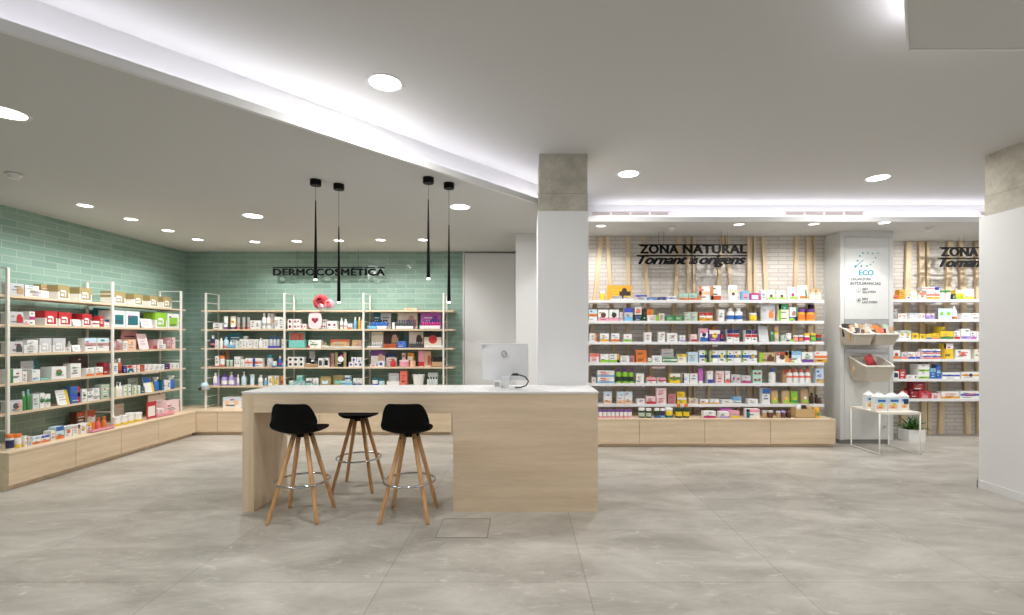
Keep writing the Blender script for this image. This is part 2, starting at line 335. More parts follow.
def wall_rack(axis, u0, u1, posts, front, label):
    """front = coordinate of the front plane; depth runs to the wall"""
    r = empty('ladder_rack', (front, (u0+u1)/2, .36) if axis == 'y' else ((u0+u1)/2, front, .36), 0, label, 'shelving', 'ash and white metal racks on teal tiles')
    c = (u0+u1)/2; wd = m_ashx if axis == 'x' else m_ashy
    def bb(mb, a0, a1, d0, d1, z0, z1, mat):
        z0 -= .36; z1 -= .36
        if axis == 'x': mb.box(a0-c, a1-c, d0, d1, z0, z1, mat)
        else: mb.box(-d1, -d0, a0-c, a1-c, z0, z1, mat)
        return mb
    for z in ZS: bb(MB(), u0, u1, .01, .30, z-.012, z+.012, wd).build('shelf', r)
    for p in posts:
        f = bb(bb(MB(), p-.012, p+.012, -.012, .010, .36, 2.14, m_wmetal), p-.011, p+.011, .302, .322, .36, 2.14, m_wmetal).build('upright_frame', r)
        mb = MB()
        for k in range(13):
            z = 2.135-.1457*k
            if z < .38: continue
            bb(mb, p-.007, p+.007, .006, .304, z-.006, z+.006, m_wmetal)
        mb.build('rungs', f)
    return r
wall_rack('y', 4.58, 7.30, [4.77, 5.985, 7.18], -5.09, 'ladder-sided ash shelf rack on the left teal wall')
wall_rack('x', -5.0, -1.09, [PX(206.4,7.49), PX(284.9,7.49), PX(363.8,7.49), PX(443.6,7.49)], 7.48, 'ladder-sided ash shelf rack on the back teal wall')
ZM = [1.949-.2838*k for k in range(6)]; ZRR = [1.988-.2864*k for k in range(6)]
def white_shelves(x0, x1, front, back, zs, label, panels):
    r = empty('shelving_unit', ((x0+x1)/2, front, 0), 0, label, 'shelving', 'white metal shelves on brick walls')
    c = (x0+x1)/2; W = (x1-x0)/2
    for z in zs:
        s = MB().box(-W, W, 0, back-front-.055, z-.013, z+.012, m_wshelf).box(-W, W, -.004, 0, z-.024, z+.014, m_wshelf).build('shelf', r)
        mb = MB()
        for q in panels: mb.box(q-c-.01, q-c+.01, .08, back-front-.057, z-.045, z-.012, m_wshelf)
        mb.build('bracket', s)
    return r
white_shelves(.83, 4.09, 6.60, 6.93, ZM, 'white metal wall shelves right of the central pillar', [.9, 1.66, 2.45, 3.25, 4.0])
white_shelves(5.06, 7.0, 6.98, 7.3, ZRR, 'white metal wall shelves left of the right pillar', [5.15, 6.0, 6.9])
# leaning slats: (x at top px, x at lower px, y of lower px)
def slat(xt, yt, xb, yb, Yw, z0, z1, wpx, lab, n):
    X0, Z0, X1, Z1 = PX(xt, Yw), PZ(yt, Yw), PX(xb, Yw), PZ(yb, Yw)
    k = (X1-X0)/(Z1-Z0); k = max(-.09, min(.09, k)); f = lambda z: X0+(z-Z0)*k
    w = wpx*.86/F*Yw/2; xa, xb_ = f(z0), f(z1)
    vs = []
    for (x, z) in ((xa, z0), (xb_, z1)): vs += [(x-w-xa, -.018, z-z0), (x+w-xa, -.018, z-z0), (x+w-xa, .018, z-z0), (x-w-xa, .018, z-z0)]
    o = MB().add(vs, [(3,2,1,0),(4,5,6,7),(0,1,5,4),(1,2,6,5),(2,3,7,6),(3,0,4,7)], m_slat).build('wooden_slat', None, (xa, Yw, z0))
    tag(o, lab, 'slat', 'leaning wooden slats on the brick walls')
SL1 = [(600,245,595,300,5),(607.7,245,611,300,4.5),(628,245,628,300,4.5),(645,245,647.5,300,4),(679,245,675,300,4.5),(687.8,245,688.4,300,3.4),(693.6,245,693.8,300,2.2),
       (722,245,718,290,4),(727.5,245,730.4,290,3.6),(749,245,749,300,4.6),(754.5,245,754.5,300,2.6),(763.5,245,766.3,300,4.5),(796.5,245,794.5,300,4.5),(807.8,245,808.6,300,4.4),(814.2,245,815,300,2.0)]
ORD = ['first','second','third','fourth','fifth','sixth','seventh','eighth','ninth','tenth','eleventh','twelfth','thirteenth','fourteenth','fifteenth','sixteenth','seventeenth','eighteenth','nineteenth','twentieth']
for i, (a, b, c, d_, w_) in enumerate(SL1):
    slat(a, b, c, d_, 6.91, 0 if i == 14 else .376, 2.895, w_, '%s pine slat from the left behind the middle shelves' % ORD[i], i)
SL2 = [(908.6,245,906.8,300,6),(921,245,921.8,300,6),(927.5,245,927.8,300,3.4),(949.5,250,947,300,6),(961,245,963,300,6),(977,245,977.6,300,6)]
for i, (a, b, c, d_, w_) in enumerate(SL2):
    slat(a, b, c, d_, 7.275, .0, 2.895, w_, '%s pine slat right of the grey cabinet, reaching the floor' % ORD[i], i)
# grey cabinet
c = empty('tall_cabinet', (4.66, 6.58, 0), 0, 'tall pale grey cabinet with baskets and the ECO panel', 'cabinet')
MB().box(-.36, .36, .02, .72, .06, 2.9, m_cab).box(-.34, .34, .05, .72, 0, .06, M((150,150,148),.5)).box(-.36,-.305,0,.02,.06,2.9,m_cab).box(.305,.36,0,.02,.06,2.9,m_cab).box(-.305,.305,0,.02,2.82,2.9,m_cab).build('body', c)
MB().box(-.30, .30, .002, .02, 1.70, 2.815, m_cab).build('door', c)
ld = MB().box(-.30, .30, .002, .02, .07, 1.235, m_cab).build('door', c)
MB().lathe([(.0,0),(.016,0),(.016,.02),(.0,.02)], m_chrome, 12, Matrix.Rotation(R(90),4,'X')).build('door_knob', ld, (.24, .0, .24))
MB().box(-.30,.30,.004,.02,1.30,1.63,m_cab).build('middle_panel', c)
for z in (1.665, 1.268):
    MB().box(-.30,.30,-.006,.012,z-.028,z+.028,M('silver',.35,.8)).build('hanging_rail', c)
def ez(py): return PZ(py, 6.58)
def ex(px): return PX(px, 6.58)-4.66
m_teals = M((40,150,165),.5); m_txt = M((90,94,98),.5)
mb = MB()
for (x, y, r) in ((855.5,266.5,.016),(857.5,260.8,.012),(859.7,256,.012),(862.8,253,.012),(867.6,253,.010),(872.6,253.5,.010),(877.8,253,.009),(875.5,257.8,.010),(873.2,262,.008),(870.4,264.5,.009),(866.8,266,.012),(861.3,266,.013),(863,260.5,.005),(865.5,259,.004)):
    mb.lathe([(r,0),(r,.003)], m_teals, 12, Matrix.Translation((ex(x),-.0005,ez(y))) @ Matrix.Rotation(R(90),4,'X'))
mb.tube([(ex(855.5),0,ez(266.5)),(ex(863),0,ez(260.3))], .0035, m_teals)
mb.build('dot_emblem', c)['label'] = 'teal ring of dots'
for nm, body, x0, x1, y0, y1, mt, bold in (('lettering','ECO',859.2,873.4,275.2,270.2,m_teals,.03),('lettering','CELIAQUÍA',850.6,871,280.6,277.2,m_txt,.01),('lettering','INTOLERANCIAS',850.6,880.6,284.8,281.9,m_txt,.01),
    ('lettering','SIN',862.4,867.6,290,287.8,m_txt,.01),('lettering','GLUTEN',862.4,875.4,293,290.8,m_txt,.01),('lettering','SIN',862.4,867.6,300,297.8,m_txt,.01),('lettering','LACTOSA',862.4,877.4,303.2,301,m_txt,.01)):
    text_part(nm, body, ex(x1)-ex(x0), ez(y1)-ez(y0), mt, c, (ex(x0), -.002, ez(y0)), .003, bold)
for y in (290.5, 300.3):
    mb = MB(); cxp, czp = ex(858.6), ez(y)
    mb.tube([(cxp+.027*math.cos(t*math.pi/8), 0, czp+.027*math.sin(t*math.pi/8)) for t in range(16)], .002, m_txt, 6, closed=True)
    if y > 295: mb.lathe([(.012,0),(.012,.003)], M('black'), 8, Matrix.Translation((cxp,0,czp)) @ Matrix.Rotation(R(90),4,'X'))
    else: mb.tube([(cxp, 0, czp-.016), (cxp, 0, czp+.012)], .0018, m_txt, 6)
    mb.build('round_icon', c)
# baskets: a tilted, flared wicker trough hung from a rail
def basket(x0, x1, zr_back, zr_front, zb, Yf, label, taper=.03):
    Yb = 6.565; w = (x1-x0)/2; b = empty('wicker_basket', ((x0+x1)/2, Yb, zb), 0, label, 'basket', 'wicker baskets on the grey cabinet')
    hb, hf = zr_back-zb, zr_front-zb; D = Yb-Yf
    def ring(t, inset):
        pts = []; zz = lambda y: (hb+(hf-hb)*(-y/D))*t
        ww = w-(1-t)*taper*(1.0)-inset; d1 = D-(1-t)*.04-inset; 
        for (x, y) in ((-ww, -inset), (-ww, -d1*.35), (-ww, -d1*.75), (-ww*.93, -d1), (-ww*.3,-d1), (ww*.3,-d1), (ww*.93, -d1), (ww, -d1*.75), (ww, -d1*.35), (ww, -inset)): pts.append((x, y, zz(y)))
        return pts
    mb = MB(); rows = [ring(t, 0) for t in (0, .33, .66, 1)]
    mb.grid([r+[r[0]] for r in rows], m_wick, smooth=False)
    inn = [ring(t, .008) for t in (1, .5, .06)]
    mb.grid([r+[r[0]] for r in inn], M((225,220,208),.8), smooth=False)
    n = 10; mb.add(rows[0], [tuple(range(n))], m_wick); mb.add(inn[-1], [tuple(range(n))[::-1]], M((225,220,208),.8))
    mb.build('basket_body', b)
    MB().tube(ring(1, .004), .012, M((226,222,212),.8), 8, closed=True).build('rim', b)
    for sx_ in (-.6, .6):
        MB().tube([(sx_*w, 0, hb-.01), (sx_*w, -.005, hb+.035), (sx_*w, .004, hb+.04)], .004, M('silver',.3,.9)).build('hook', b)
    return b
basket(4.275, 4.548, 1.60, 1.49, 1.355, 6.27, 'upper left wicker basket on the grey cabinet, holding dark packets')
basket(4.556, 4.87, 1.60, 1.49, 1.355, 6.27, 'upper right wicker basket on the grey cabinet, holding orange packets')
basket(4.40, 4.80, 1.20, 1.075, .875, 6.25, 'lowest wicker basket on the grey cabinet, holding a red packet', .05)
# ------------------------------------------------------------------ counter
c = empty('counter', (-.866, 4.03, 0), 0, 'long ash counter with white top and knee space', 'counter')
X = lambda x: x+.866
MB().box(X(-.59), X(.616), 0, .57, 0, .985, m_ashx).build('cabinet_block', c)
MB().box(X(-2.345), X(-2.25), 0, .57, 0, .985, m_ashz).build('side_leg', c)
MB().box(X(-2.25), X(-.59), .0, .03, .826, .985, m_ashx).box(X(-2.25), X(-.59), .54, .57, .826, .985, m_ashx).box(X(-2.25), X(-.59), .03, .54, .95, .985, m_ashx).build('apron', c)
MB().box(X(-2.35), X(.621), -.004, .57, .985, 1.0, m_top).build('counter_top', c)
# computer seen from behind
k = empty('desktop_computer', (-.165, 4.33, 1.0), R(-8), 'silver all-in-one computer seen from behind on the counter', 'computer')
al = M((226,227,230),.4,0)
T = Matrix.Translation((0,0,.07)) @ Matrix.Rotation(R(8),4,'X')
mb = MB().box(-.21,.21,-.006,.006,.0,.33,al,T)
rows = [[(-.20*(1-.0*t)+.40*s/8, -.006-.028*math.sin(math.pi*s/8)*math.sin(math.pi*t/8), .01+.31*t/8) for s in range(9)] for t in range(9)]
mb.grid([[tuple(T @ Vector(p)) for p in r] for r in rows], al); sc = mb.build('screen', k)
MB().tube([tuple(T @ Vector((.022*math.cos(a*math.pi/8), -.036, .245+.026*math.sin(a*math.pi/8)))) for a in range(16)], .004, M((150,150,152),.3), closed=True).build('logo', sc)
MB().box(-.2,.2,.006,.008,.06,.32,M('black',.2),T).build('display', sc)
MB().lathe([(.0,0),(.10,0),(.10,.006),(.0,.008)], al, 28, sx=1, sy=.8).build('base', k)
mb = MB().grid([[(x, -.03+z*.1+ (.03 if z > .1 else 0), z+.006) for x in (-.035, .035)] for z in (0,.05,.1,.15)], al).grid([[(x, -.02+z*.1+(.03 if z > .1 else 0), z+.006) for x in (-.035, .035)] for z in (0,.05,.1,.15)], al)
mb.box(-.035,.035,-.03,-.012,.006,.1,al).build('stand', k)
o = MB().tube([(0,0,.012),(.05,.02,.01),(.1,0,.03),(.12,-.03,.07),(.09,-.04,.11),(.04,-.03,.125),(.0,-.02,.13),(-.03,0,.12)], .006, M('black')).build('power_cable', None, (-.08, 4.25, 1.0))
MB().lathe([(.011,0),(.011,.05)], M('black'), 10, Matrix.Translation((-.02,-.02,.128)) @ Matrix.Rotation(R(90),4,'Y')).build('plug', o)
tag(o, 'looped black cable beside the computer stand on the counter', 'cable')
o = MB().box(-.03,.03,-.02,.02,0,.07,M('white')).box(-.022,.022,-.021,-.02,.02,.06,M('grey')).build('card_reader', None, (-.235, 4.27, 1.0)); tag(o, 'small white card reader at the foot of the computer', 'device')
# ------------------------------------------------------------------ stools
def make_stool(loc, rz, label, syaw=0):
    s = empty('bar_stool', loc, rz, label, 'stool', 'black shell stools at the counter')
    prof = [(.190,.010,.105,0),(.172,.016,.145,.0),(.10,.004,.178,.012),(.0,-.008,.188,.022),(-.08,-.014,.192,.032),(-.135,-.004,.192,.04),(-.165,.035,.193,.05),(-.180,.09,.190,.05),(-.192,.15,.178,.04),(-.201,.20,.158,.032),(-.205,.226,.140,.026),(-.206,.238,.115,.02)]
    rows = []; n = 12
    for i, (y, z, hw, cur) in enumerate(prof):
        back = max(0, min(1, (z-.02)/.06)); row = []
        for j in range(n+1):
            u = -1+2*j/n; a = abs(u)**2.4*cur
            row.append((u*hw, y+a*back*1.2, .70+z+a*(1-back)))
        rows.append(row)
    o = MB().grid(rows, m_seat).build('seat_shell', s)
    md = o.modifiers.new('thick', 'SOLIDIFY'); md.thickness = .012; md.offset = 0
    md = o.modifiers.new('sub', 'SUBSURF'); md.levels = 1; md.render_levels = 2; o.rotation_euler = (0, 0, R(syaw))
    pad = MB().lathe([(0,.0),(.14,.0),(.15,.008),(.145,.018),(.0,.024)], m_seat, 28, sy=.95).build('seat_pad', s, (0,.045,.692))
    MB().box(-.075,.075,-.012,.012,.655,.69,m_black).box(-.012,.012,-.075,.075,.655,.69,m_black).lathe([(.03,.645),(.045,.69)], m_black).build('hub', s)
    for sx_ in (-1,1):
        for sy_ in (-1,1):
            l = MB().tube([(sx_*.19, sy_*.19, .0),(sx_*.19-sx_*.004, sy_*.19-sy_*.004,.02), (sx_*.045, sy_*.045, .685)], .0125, m_leg, 12, r1=.019).build('leg', s)
            MB().tube([(sx_*.052-.0, sy_*.052-.016, .645), (sx_*.052, sy_*.052-.024, .645)], .005, m_black).build('bolt', l)
    MB().tube([(.206*math.cos(a*math.pi/24), .206*math.sin(a*math.pi/24), .292) for a in range(48)], .0085, m_chrome, 8, closed=True).build('foot_ring', s)
    return s
make_stool((-1.80, 3.935, 0), R(2), 'black shell bar stool on the left, its back to the viewer', -5)
make_stool((-.932, 3.94, 0), R(-.5), 'black shell bar stool nearest the ash counter block, back to the viewer', 0)
make_stool((-1.60, 4.69, 0), R(180), 'middle black bar stool, half hidden on the far side of the counter', 19)
# ------------------------------------------------------------------ pendants and ceiling fittings
def pendant(x, y, ztop, zbot, label):
    p = empty('pendant_lamp', (x, y, ZL), 0, label, 'lamp', 'slim black pendants over the counter')
    MB().lathe([(.0,-.05),(.045,-.05),(.047,-.047),(.047,0),(0,0)], m_black, 24).build('canopy', p)
    MB().tube([(0,0,-.05),(0,0,ztop-ZL)], .0016, m_sign, 6).build('cord', p)
    MB().lathe([(.016,zbot-ZL+.012),(.0045,ztop-ZL),(.001,ztop-ZL+.004)], m_black, 16).build('shade', p)
    MB().lathe([(.011,zbot-ZL),(.0145,zbot-ZL+.006),(.0145,zbot-ZL+.0125)], m_glow, 14).build('diffuser', p)
pendant(-1.83, 4.25, 2.652, 1.951, 'leftmost slim black pendant, its tip over the sign lettering')
pendant(-1.672, 4.37, 2.451, 1.762, 'low-hung slim black pendant beside the leftmost one')
pendant(-.828, 4.19, 2.646, 1.953, 'third slim black pendant from the left, hung high')
pendant(-.673, 4.34, 2.46, 1.76, 'rightmost slim black pendant, hung low')
LAMPS = []
def downlight(px, py, z, r, label, kind, mat=None):
    Y = F*(z-H)/(VY-py); x = PX(px, Y); mat = mat or m_glow
    d = empty('ceiling_downlight', (x, Y, z), 0, label, 'lamp', 'round %s downlights' % ('large' if r > .09 else 'small'))
    MB().lathe([(r,-.0015),(r*1.16,-.004),(r*1.2,-.0005)], m_wall, 32, cap=False).build('trim_ring', d)
    MB().lathe([(0,-.0010),(r*.99,-.0010),(r*.99,-.0004)][::-1], mat, 32).build('diffuser', d)
    LAMPS.append((x, Y, z, r, kind))
    return d
for px, py, lab in ((5,112.8,'large downlight cut by the left edge'),(253,216,'large downlight above the back rack'),(460,207,'large downlight between pendants and pillar')):
    downlight(px, py, ZL, .100, lab+' of the photo' if 'edge' in lab else lab, 'big')
for px, py, lab in ((385,83,'large bright downlight in the high ceiling, nearest one'),(628.5,174,'large downlight in the high ceiling right of the pillar'),(878,178,'large downlight in the high ceiling near the right pillar')):
    downlight(px, py, ZH, .106, lab, 'big')
for i, (px, py) in enumerate(((85,205.6),(131,219.3),(168,230.6),(197.8,239.6))):
    downlight(px, py, ZL, .064, '%s small downlight along the left teal wall, counted from the camera' % ORD[i], 'left')
for i, (px, py) in enumerate(((254.9,241.9),(296.8,241.2),(338.7,240.6),(380.6,240),(423,239.9))):
    downlight(px, py, ZL, .064, '%s small downlight from the left above the back rack' % ORD[i], 'back')
for i, (px, py, lab) in enumerate(((601,226,'small recessed spot in the soffit next to the pillar'),(739,224.5,'small recessed spot in the soffit above the NATURAL lettering'),(814,224,'small recessed spot in the soffit left of the cabinet'),(884.5,222.6,'bright small spot in the soffit above the grey cabinet'))):
    downlight(px, py, ZR, .062, lab, 'right', m_glow if i == 3 else m_dim)
def detector(px, py, z, label):
    Y = F*(z-H)/(VY-py); d = empty('smoke_detector', (PX(px, Y), Y, z), 0, label, 'detector', 'white ceiling smoke detectors')
    MB().lathe([(.055,-.002),(.058,-.012),(.052,-.018),(0,-.018)], m_wall, 24).build('base', d)
    MB().lathe([(.04,-.018),(.036,-.045),(0,-.05)], m_wall, 24).build('sensor', d)
detector(14, 173.5, ZL, 'white smoke detector on the ceiling at far left')
detector(671.8, 227, ZR, 'white smoke detector above the ZONA lettering'); detector(929, 227.5, ZR, 'white smoke detector right of the grey cabinet')
# ------------------------------------------------------------------ hanging signs
SY = 7.62
g = empty('hanging_sign', (PX(273.3,SY), SY, PZ(275.3,SY)), 0, 'black DERMOCOSMÉTICA lettering hung before the teal back wall', 'sign')
W = PX(384,SY)-PX(273,SY); Hh = PZ(268,SY)-PZ(275.3,SY)
text_part('lettering', 'DERMOCOSMÉTICA', W, Hh*1.12, m_sign, g, (0, 0, 0), .012, .042, 0, 1.08)
MB().box(-.01, W+.005, 0, .012, Hh-.002, Hh+.014, m_sign).build('top_bar', g)
for q in (297, 358.5): MB().tube([(PX(q,SY)-PX(273.3,SY), .006, Hh+.014), (PX(q,SY)-PX(273.3,SY), .006, ZL-g.location.z)], .0018, m_sign, 6).build('wire', g)
def zona(x0px, Y, dy, label, wires):
    x0 = PX(x0px, Y); zf = lambda py: PZ(py+dy, Y); g = empty('hanging_sign', (x0, Y, zf(266)), 0, label, 'sign', 'two-line black signs on the brick walls'); z0 = zf(266)
    W = 108.2/F*(Y if Y < 6.8 else 6.6)
    text_part('lettering', 'ZONA', W*.347, zf(244.8)-zf(253.2), m_sign, g, (.015*W, 0, zf(253.2)-z0), .012, .05, 0, 1.08)
    text_part('lettering', 'NATURAL', W*.581, zf(244.8)-zf(253.2), m_sign, g, (.413*W, 0, zf(253.2)-z0), .012, .05, 0, 1.08)
    MB().box(-.005, W, 0, .012, zf(245.4)-z0, zf(244.2)-z0, m_sign).build('top_bar', g)
    MB().box(-.03, W, 0, .012, zf(256.2)-z0, zf(254.9)-z0, m_sign).build('middle_bar', g)
    for wd_, u0, u1, z_ in (('Tornant', .0, .445, .028), ('als', .468, .548, .028), ('orígens', .565, .985, -.012)):
        text_part('script_lettering', wd_, W*(u1-u0), zf(255.2)-z0-z_, m_sign, g, (W*u0, 0, z_), .012, .035 if wd_ == 'als' else .05, .42, .95)
    for q in wires: MB().tube([(q, .006, zf(244.5)-z0), (q, .006, ZR-z0)], .0018, m_sign, 6).build('wire', g)
zona(638.9, 6.6, 0, 'black ZONA NATURAL sign above the middle shelves', (.27, .34, 1.13, 1.21))
zona(940.5, 6.9, 2.8, 'black ZONA sign cut off by the right pillar', (.27, .34, 1.13, 1.21))
# ------------------------------------------------------------------ white side table, cartons, plant
t = empty('side_table', (4.637, 5.96, 0), 0, 'white wire-frame side table before the grey cabinet', 'table')
q = .010
for s_ in (-1, 1):
    MB().tube([(s_*.25,0+q,.518),(s_*.25,q,.011),(s_*.25,.53,.011),(s_*.25,.53,.518)], .0095, m_wmetal, 8).build('leg_frame', t)
MB().box(-.26,.26,0,.54,.518,.53,M((238,230,216),.4)).build('table_top', t)
MB().box(-.25,.25,.0,.018,.502,.518,m_wmetal).box(-.25,.25,.522,.54,.502,.518,m_wmetal).build('rail', t)
for i, (x0, x1, Y, lab) in enumerate(((864.5,872.5,6.25,'blue and white pouch at the left back of the side table'),(873,884.5,6.06,'blue and white pouch, second from left on the side table'),(885.5,897.5,6.08,'blue and white pouch, third from left on the side table'),(898,907,6.14,'blue and white pouch with navy square, right on the side table'))):
    xa, xb = PX(x0,Y), PX(x1,Y); w = (xb-xa)/2; hh = .235
    b = MB(); b.prism([(-w,-.035),(w,-.035),(w,.035),(-w,.035)],0,hh*.78,M('white'))
    vs = [(-w,-.035,hh*.78),(w,-.035,hh*.78),(w,.035,hh*.78),(-w,.035,hh*.78),(-w*.35,0,hh*.97),(w*.35,0,hh*.97)]
    b.add(vs,[(0,1,5,4),(2,3,4,5),(1,2,5),(3,0,4)],M('white'))
    b.box(-w*.98,w*.98,-.0362,-.035,hh*.42,hh*.72,M('pale_blue')); b.box(-w*.5,w*.8,-.037,-.036,hh*.5,hh*.62,M('blue')); b.box(-w*.75,w*.6,-.037,-.035,.03,hh*.34,M('peach')); b.box(-w*.4,w*.2,-.0378,-.036,.04,hh*.25,M('orange')); b.box(-w*.2,w*.4,-.0378,-.036,hh*.28,hh*.42,M('yellow'))
    if i == 3: b.box(-w*.2,w*.8,-.0385,-.036,hh*.35,hh*.6,M('navy'))
    o = b.build('milk_pouch', None, ((xa+xb)/2, Y, .53)); tag(o, lab, 'pouch', 'pouches on the side table')
    MB().lathe([(.012,0),(.012,.014),(0,.014)], M('white'), 12).build('cap', o, (0,0,hh*.96))
pt = empty('potted_plant', (PX(911.5,6.85), 6.85, 0), 0, 'green leafy plant in a white block pot behind the side table', 'plant')
MB().box(-.115,.115,-.1,.1,0,.16,M('white',.5)).build('pot', pt); MB().box(-.1,.1,-.085,.085,.155,.163,M('dark_brown',.9)).build('soil', pt)
mb = MB(); rr = random.Random(3); gm = [M((70,120,50),.5), M((105,150,70),.5), M((50,95,40),.5)]
for i in range(95):
    a = rr.uniform(0, 6.283); e = rr.uniform(.15, 1.2); L = rr.uniform(.12, .24); w = rr.uniform(.006,.011); bx, by = rr.uniform(-.07,.07), rr.uniform(-.06,.06)
    pts = []; n = 5
    for j in range(n+1):
        t_ = j/n; rad = L*t_*math.cos(e)*1.1; z = L*(t_*math.sin(e)+.25*t_-.45*t_*t_*math.cos(e)); ww = w*math.sin(math.pi*min(.97, t_*.85+.12))
        cx_, cy_ = bx+rad*math.cos(a), by+rad*math.sin(a)
        pts.append([(cx_-ww*math.sin(a), cy_+ww*math.cos(a), .16+z), (cx_, cy_, .156+z), (cx_+ww*math.sin(a), cy_-ww*math.cos(a), .16+z)])
    mb.grid(pts, gm[i % 3])
mb.build('foliage', pt)
# ------------------------------------------------------------------ products
# one line per product (or per run of n like ones): kind x0 x1 ytop colour [decoration:colour ...] [s=setback n=count m=rows u=1 (on the one before) look=words]
NOUN = dict(box='carton', bottle='bottle', pump='pump bottle', spray='spray bottle', tube='tube', jar='jar', tub='tub', pouch='pouch', card='display card', tray='tray',
            window='gift carton', rose='paper rose', stand='price stand', disc='shelf disc', strip='shelf label', round='round pack', lean='price sheet', bucket='basket', heart='heart sign', lie='lying jar', bag='gift bag')
NAME = dict(box='product_carton', bottle='plastic_bottle', pump='pump_bottle', spray='spray_bottle', tube='cream_tube', jar='lidded_jar', tub='lidded_tub', pouch='stand_up_pouch', card='display_card', tray='display_tray',
            window='gift_carton', rose='paper_rose', stand='price_stand', disc='shelf_disc', strip='shelf_label', round='round_pack', lean='price_sheet', bucket='small_basket', heart='heart_sign', lie='lying_jar', bag='gift_bag')
CAT = dict(box='box', bottle='bottle', pump='bottle', spray='bottle', tube='tube', jar='jar', tub='tub', pouch='pouch', card='display card', tray='tray', window='box', rose='flower', stand='price sign', disc='shelf sign',
           strip='shelf sign', round='box', lean='price sign', bucket='basket', heart='sign', lie='jar', bag='bag')
ADJ = dict(T='-topped', B='-based', M='-banded', P='-panelled', D='-dotted', S='-edged', R='-edged', L='-lettered', C='-capped', G='-spotted', F='-pictured', V='-flecked')
RACKS = {'L': dict(name="left wall rack's", face=-5.11, axis='y', tops=[z+.012 for z in ZS], bench=(-4.99, .36)),
         'B': dict(name="back rack's", face=7.515, axis='x', tops=[z+.012 for z in ZS], bench=(7.5, .36)),
         'M': dict(name="middle white unit's", face=6.625, axis='x', tops=[z+.012 for z in ZM], bench=(6.47, .375)),
         'R': dict(name="far right unit's", face=7.005, axis='x', tops=[z+.012 for z in ZRR], bench=None)}
def deco(mb, decos, w, h, y):
    for k, c in decos:
        m = M(c, .4); e = .0007; W = w/2
        def r(u0, u1, v0, v1, lift=1, mm=None): mb.box(-W+u0*w, -W+u1*w, y-e*lift, y, v0*h, v1*h, mm or m)
        if k == 'T': r(.0, 1, .66, .995)
        elif k == 'B': r(.0, 1, .005, .30)
        elif k == 'M': r(.0, 1, .38, .62)
        elif k == 'P': r(.14, .86, .16, .74, 2)
        elif k == 'S': r(.0, .24, .005, .995)
        elif k == 'R': r(.76, 1, .005, .995)
        elif k == 'L':
            for j, (a, b) in enumerate(((.18, .82), (.22, .66), (.2, .74))): r(a, b, .66-j*.17, .72-j*.17, 2.4)
        elif k == 'D':
            q = min(w, h)*.26; mb.lathe([(q,0),(q,.0022)], m, 12, Matrix.Translation((0,y,h*.52)) @ Matrix.Rotation(R(90),4,'X'))
        elif k == 'G':
            nn = max(1, round(w/(.75*h))); q = min(w/nn, h)*.27
            for j in range(nn): mb.lathe([(q,0),(q,.0022)], m, 10, Matrix.Translation((-W+(j+.5)*w/nn,y,h*.52)) @ Matrix.Rotation(R(90),4,'X'))
        elif k == 'F':     # a printed picture: head-and-shoulders blotch
            r(.5, .95, .12, .6, 3); q = min(w, h)*.17; mb.lathe([(q,0),(q,.003)], m, 12, Matrix.Translation((w*.2,y,h*.66)) @ Matrix.Rotation(R(90),4,'X'))
        elif k == 'V':
            rr = random.Random(int(w*9999)+int(h*777))
            for j in range(9):
                a, b = rr.uniform(.05,.85), rr.uniform(.08,.85); r(a, a+rr.uniform(.05,.14), b, b+rr.uniform(.04,.1), 2+j*.2)
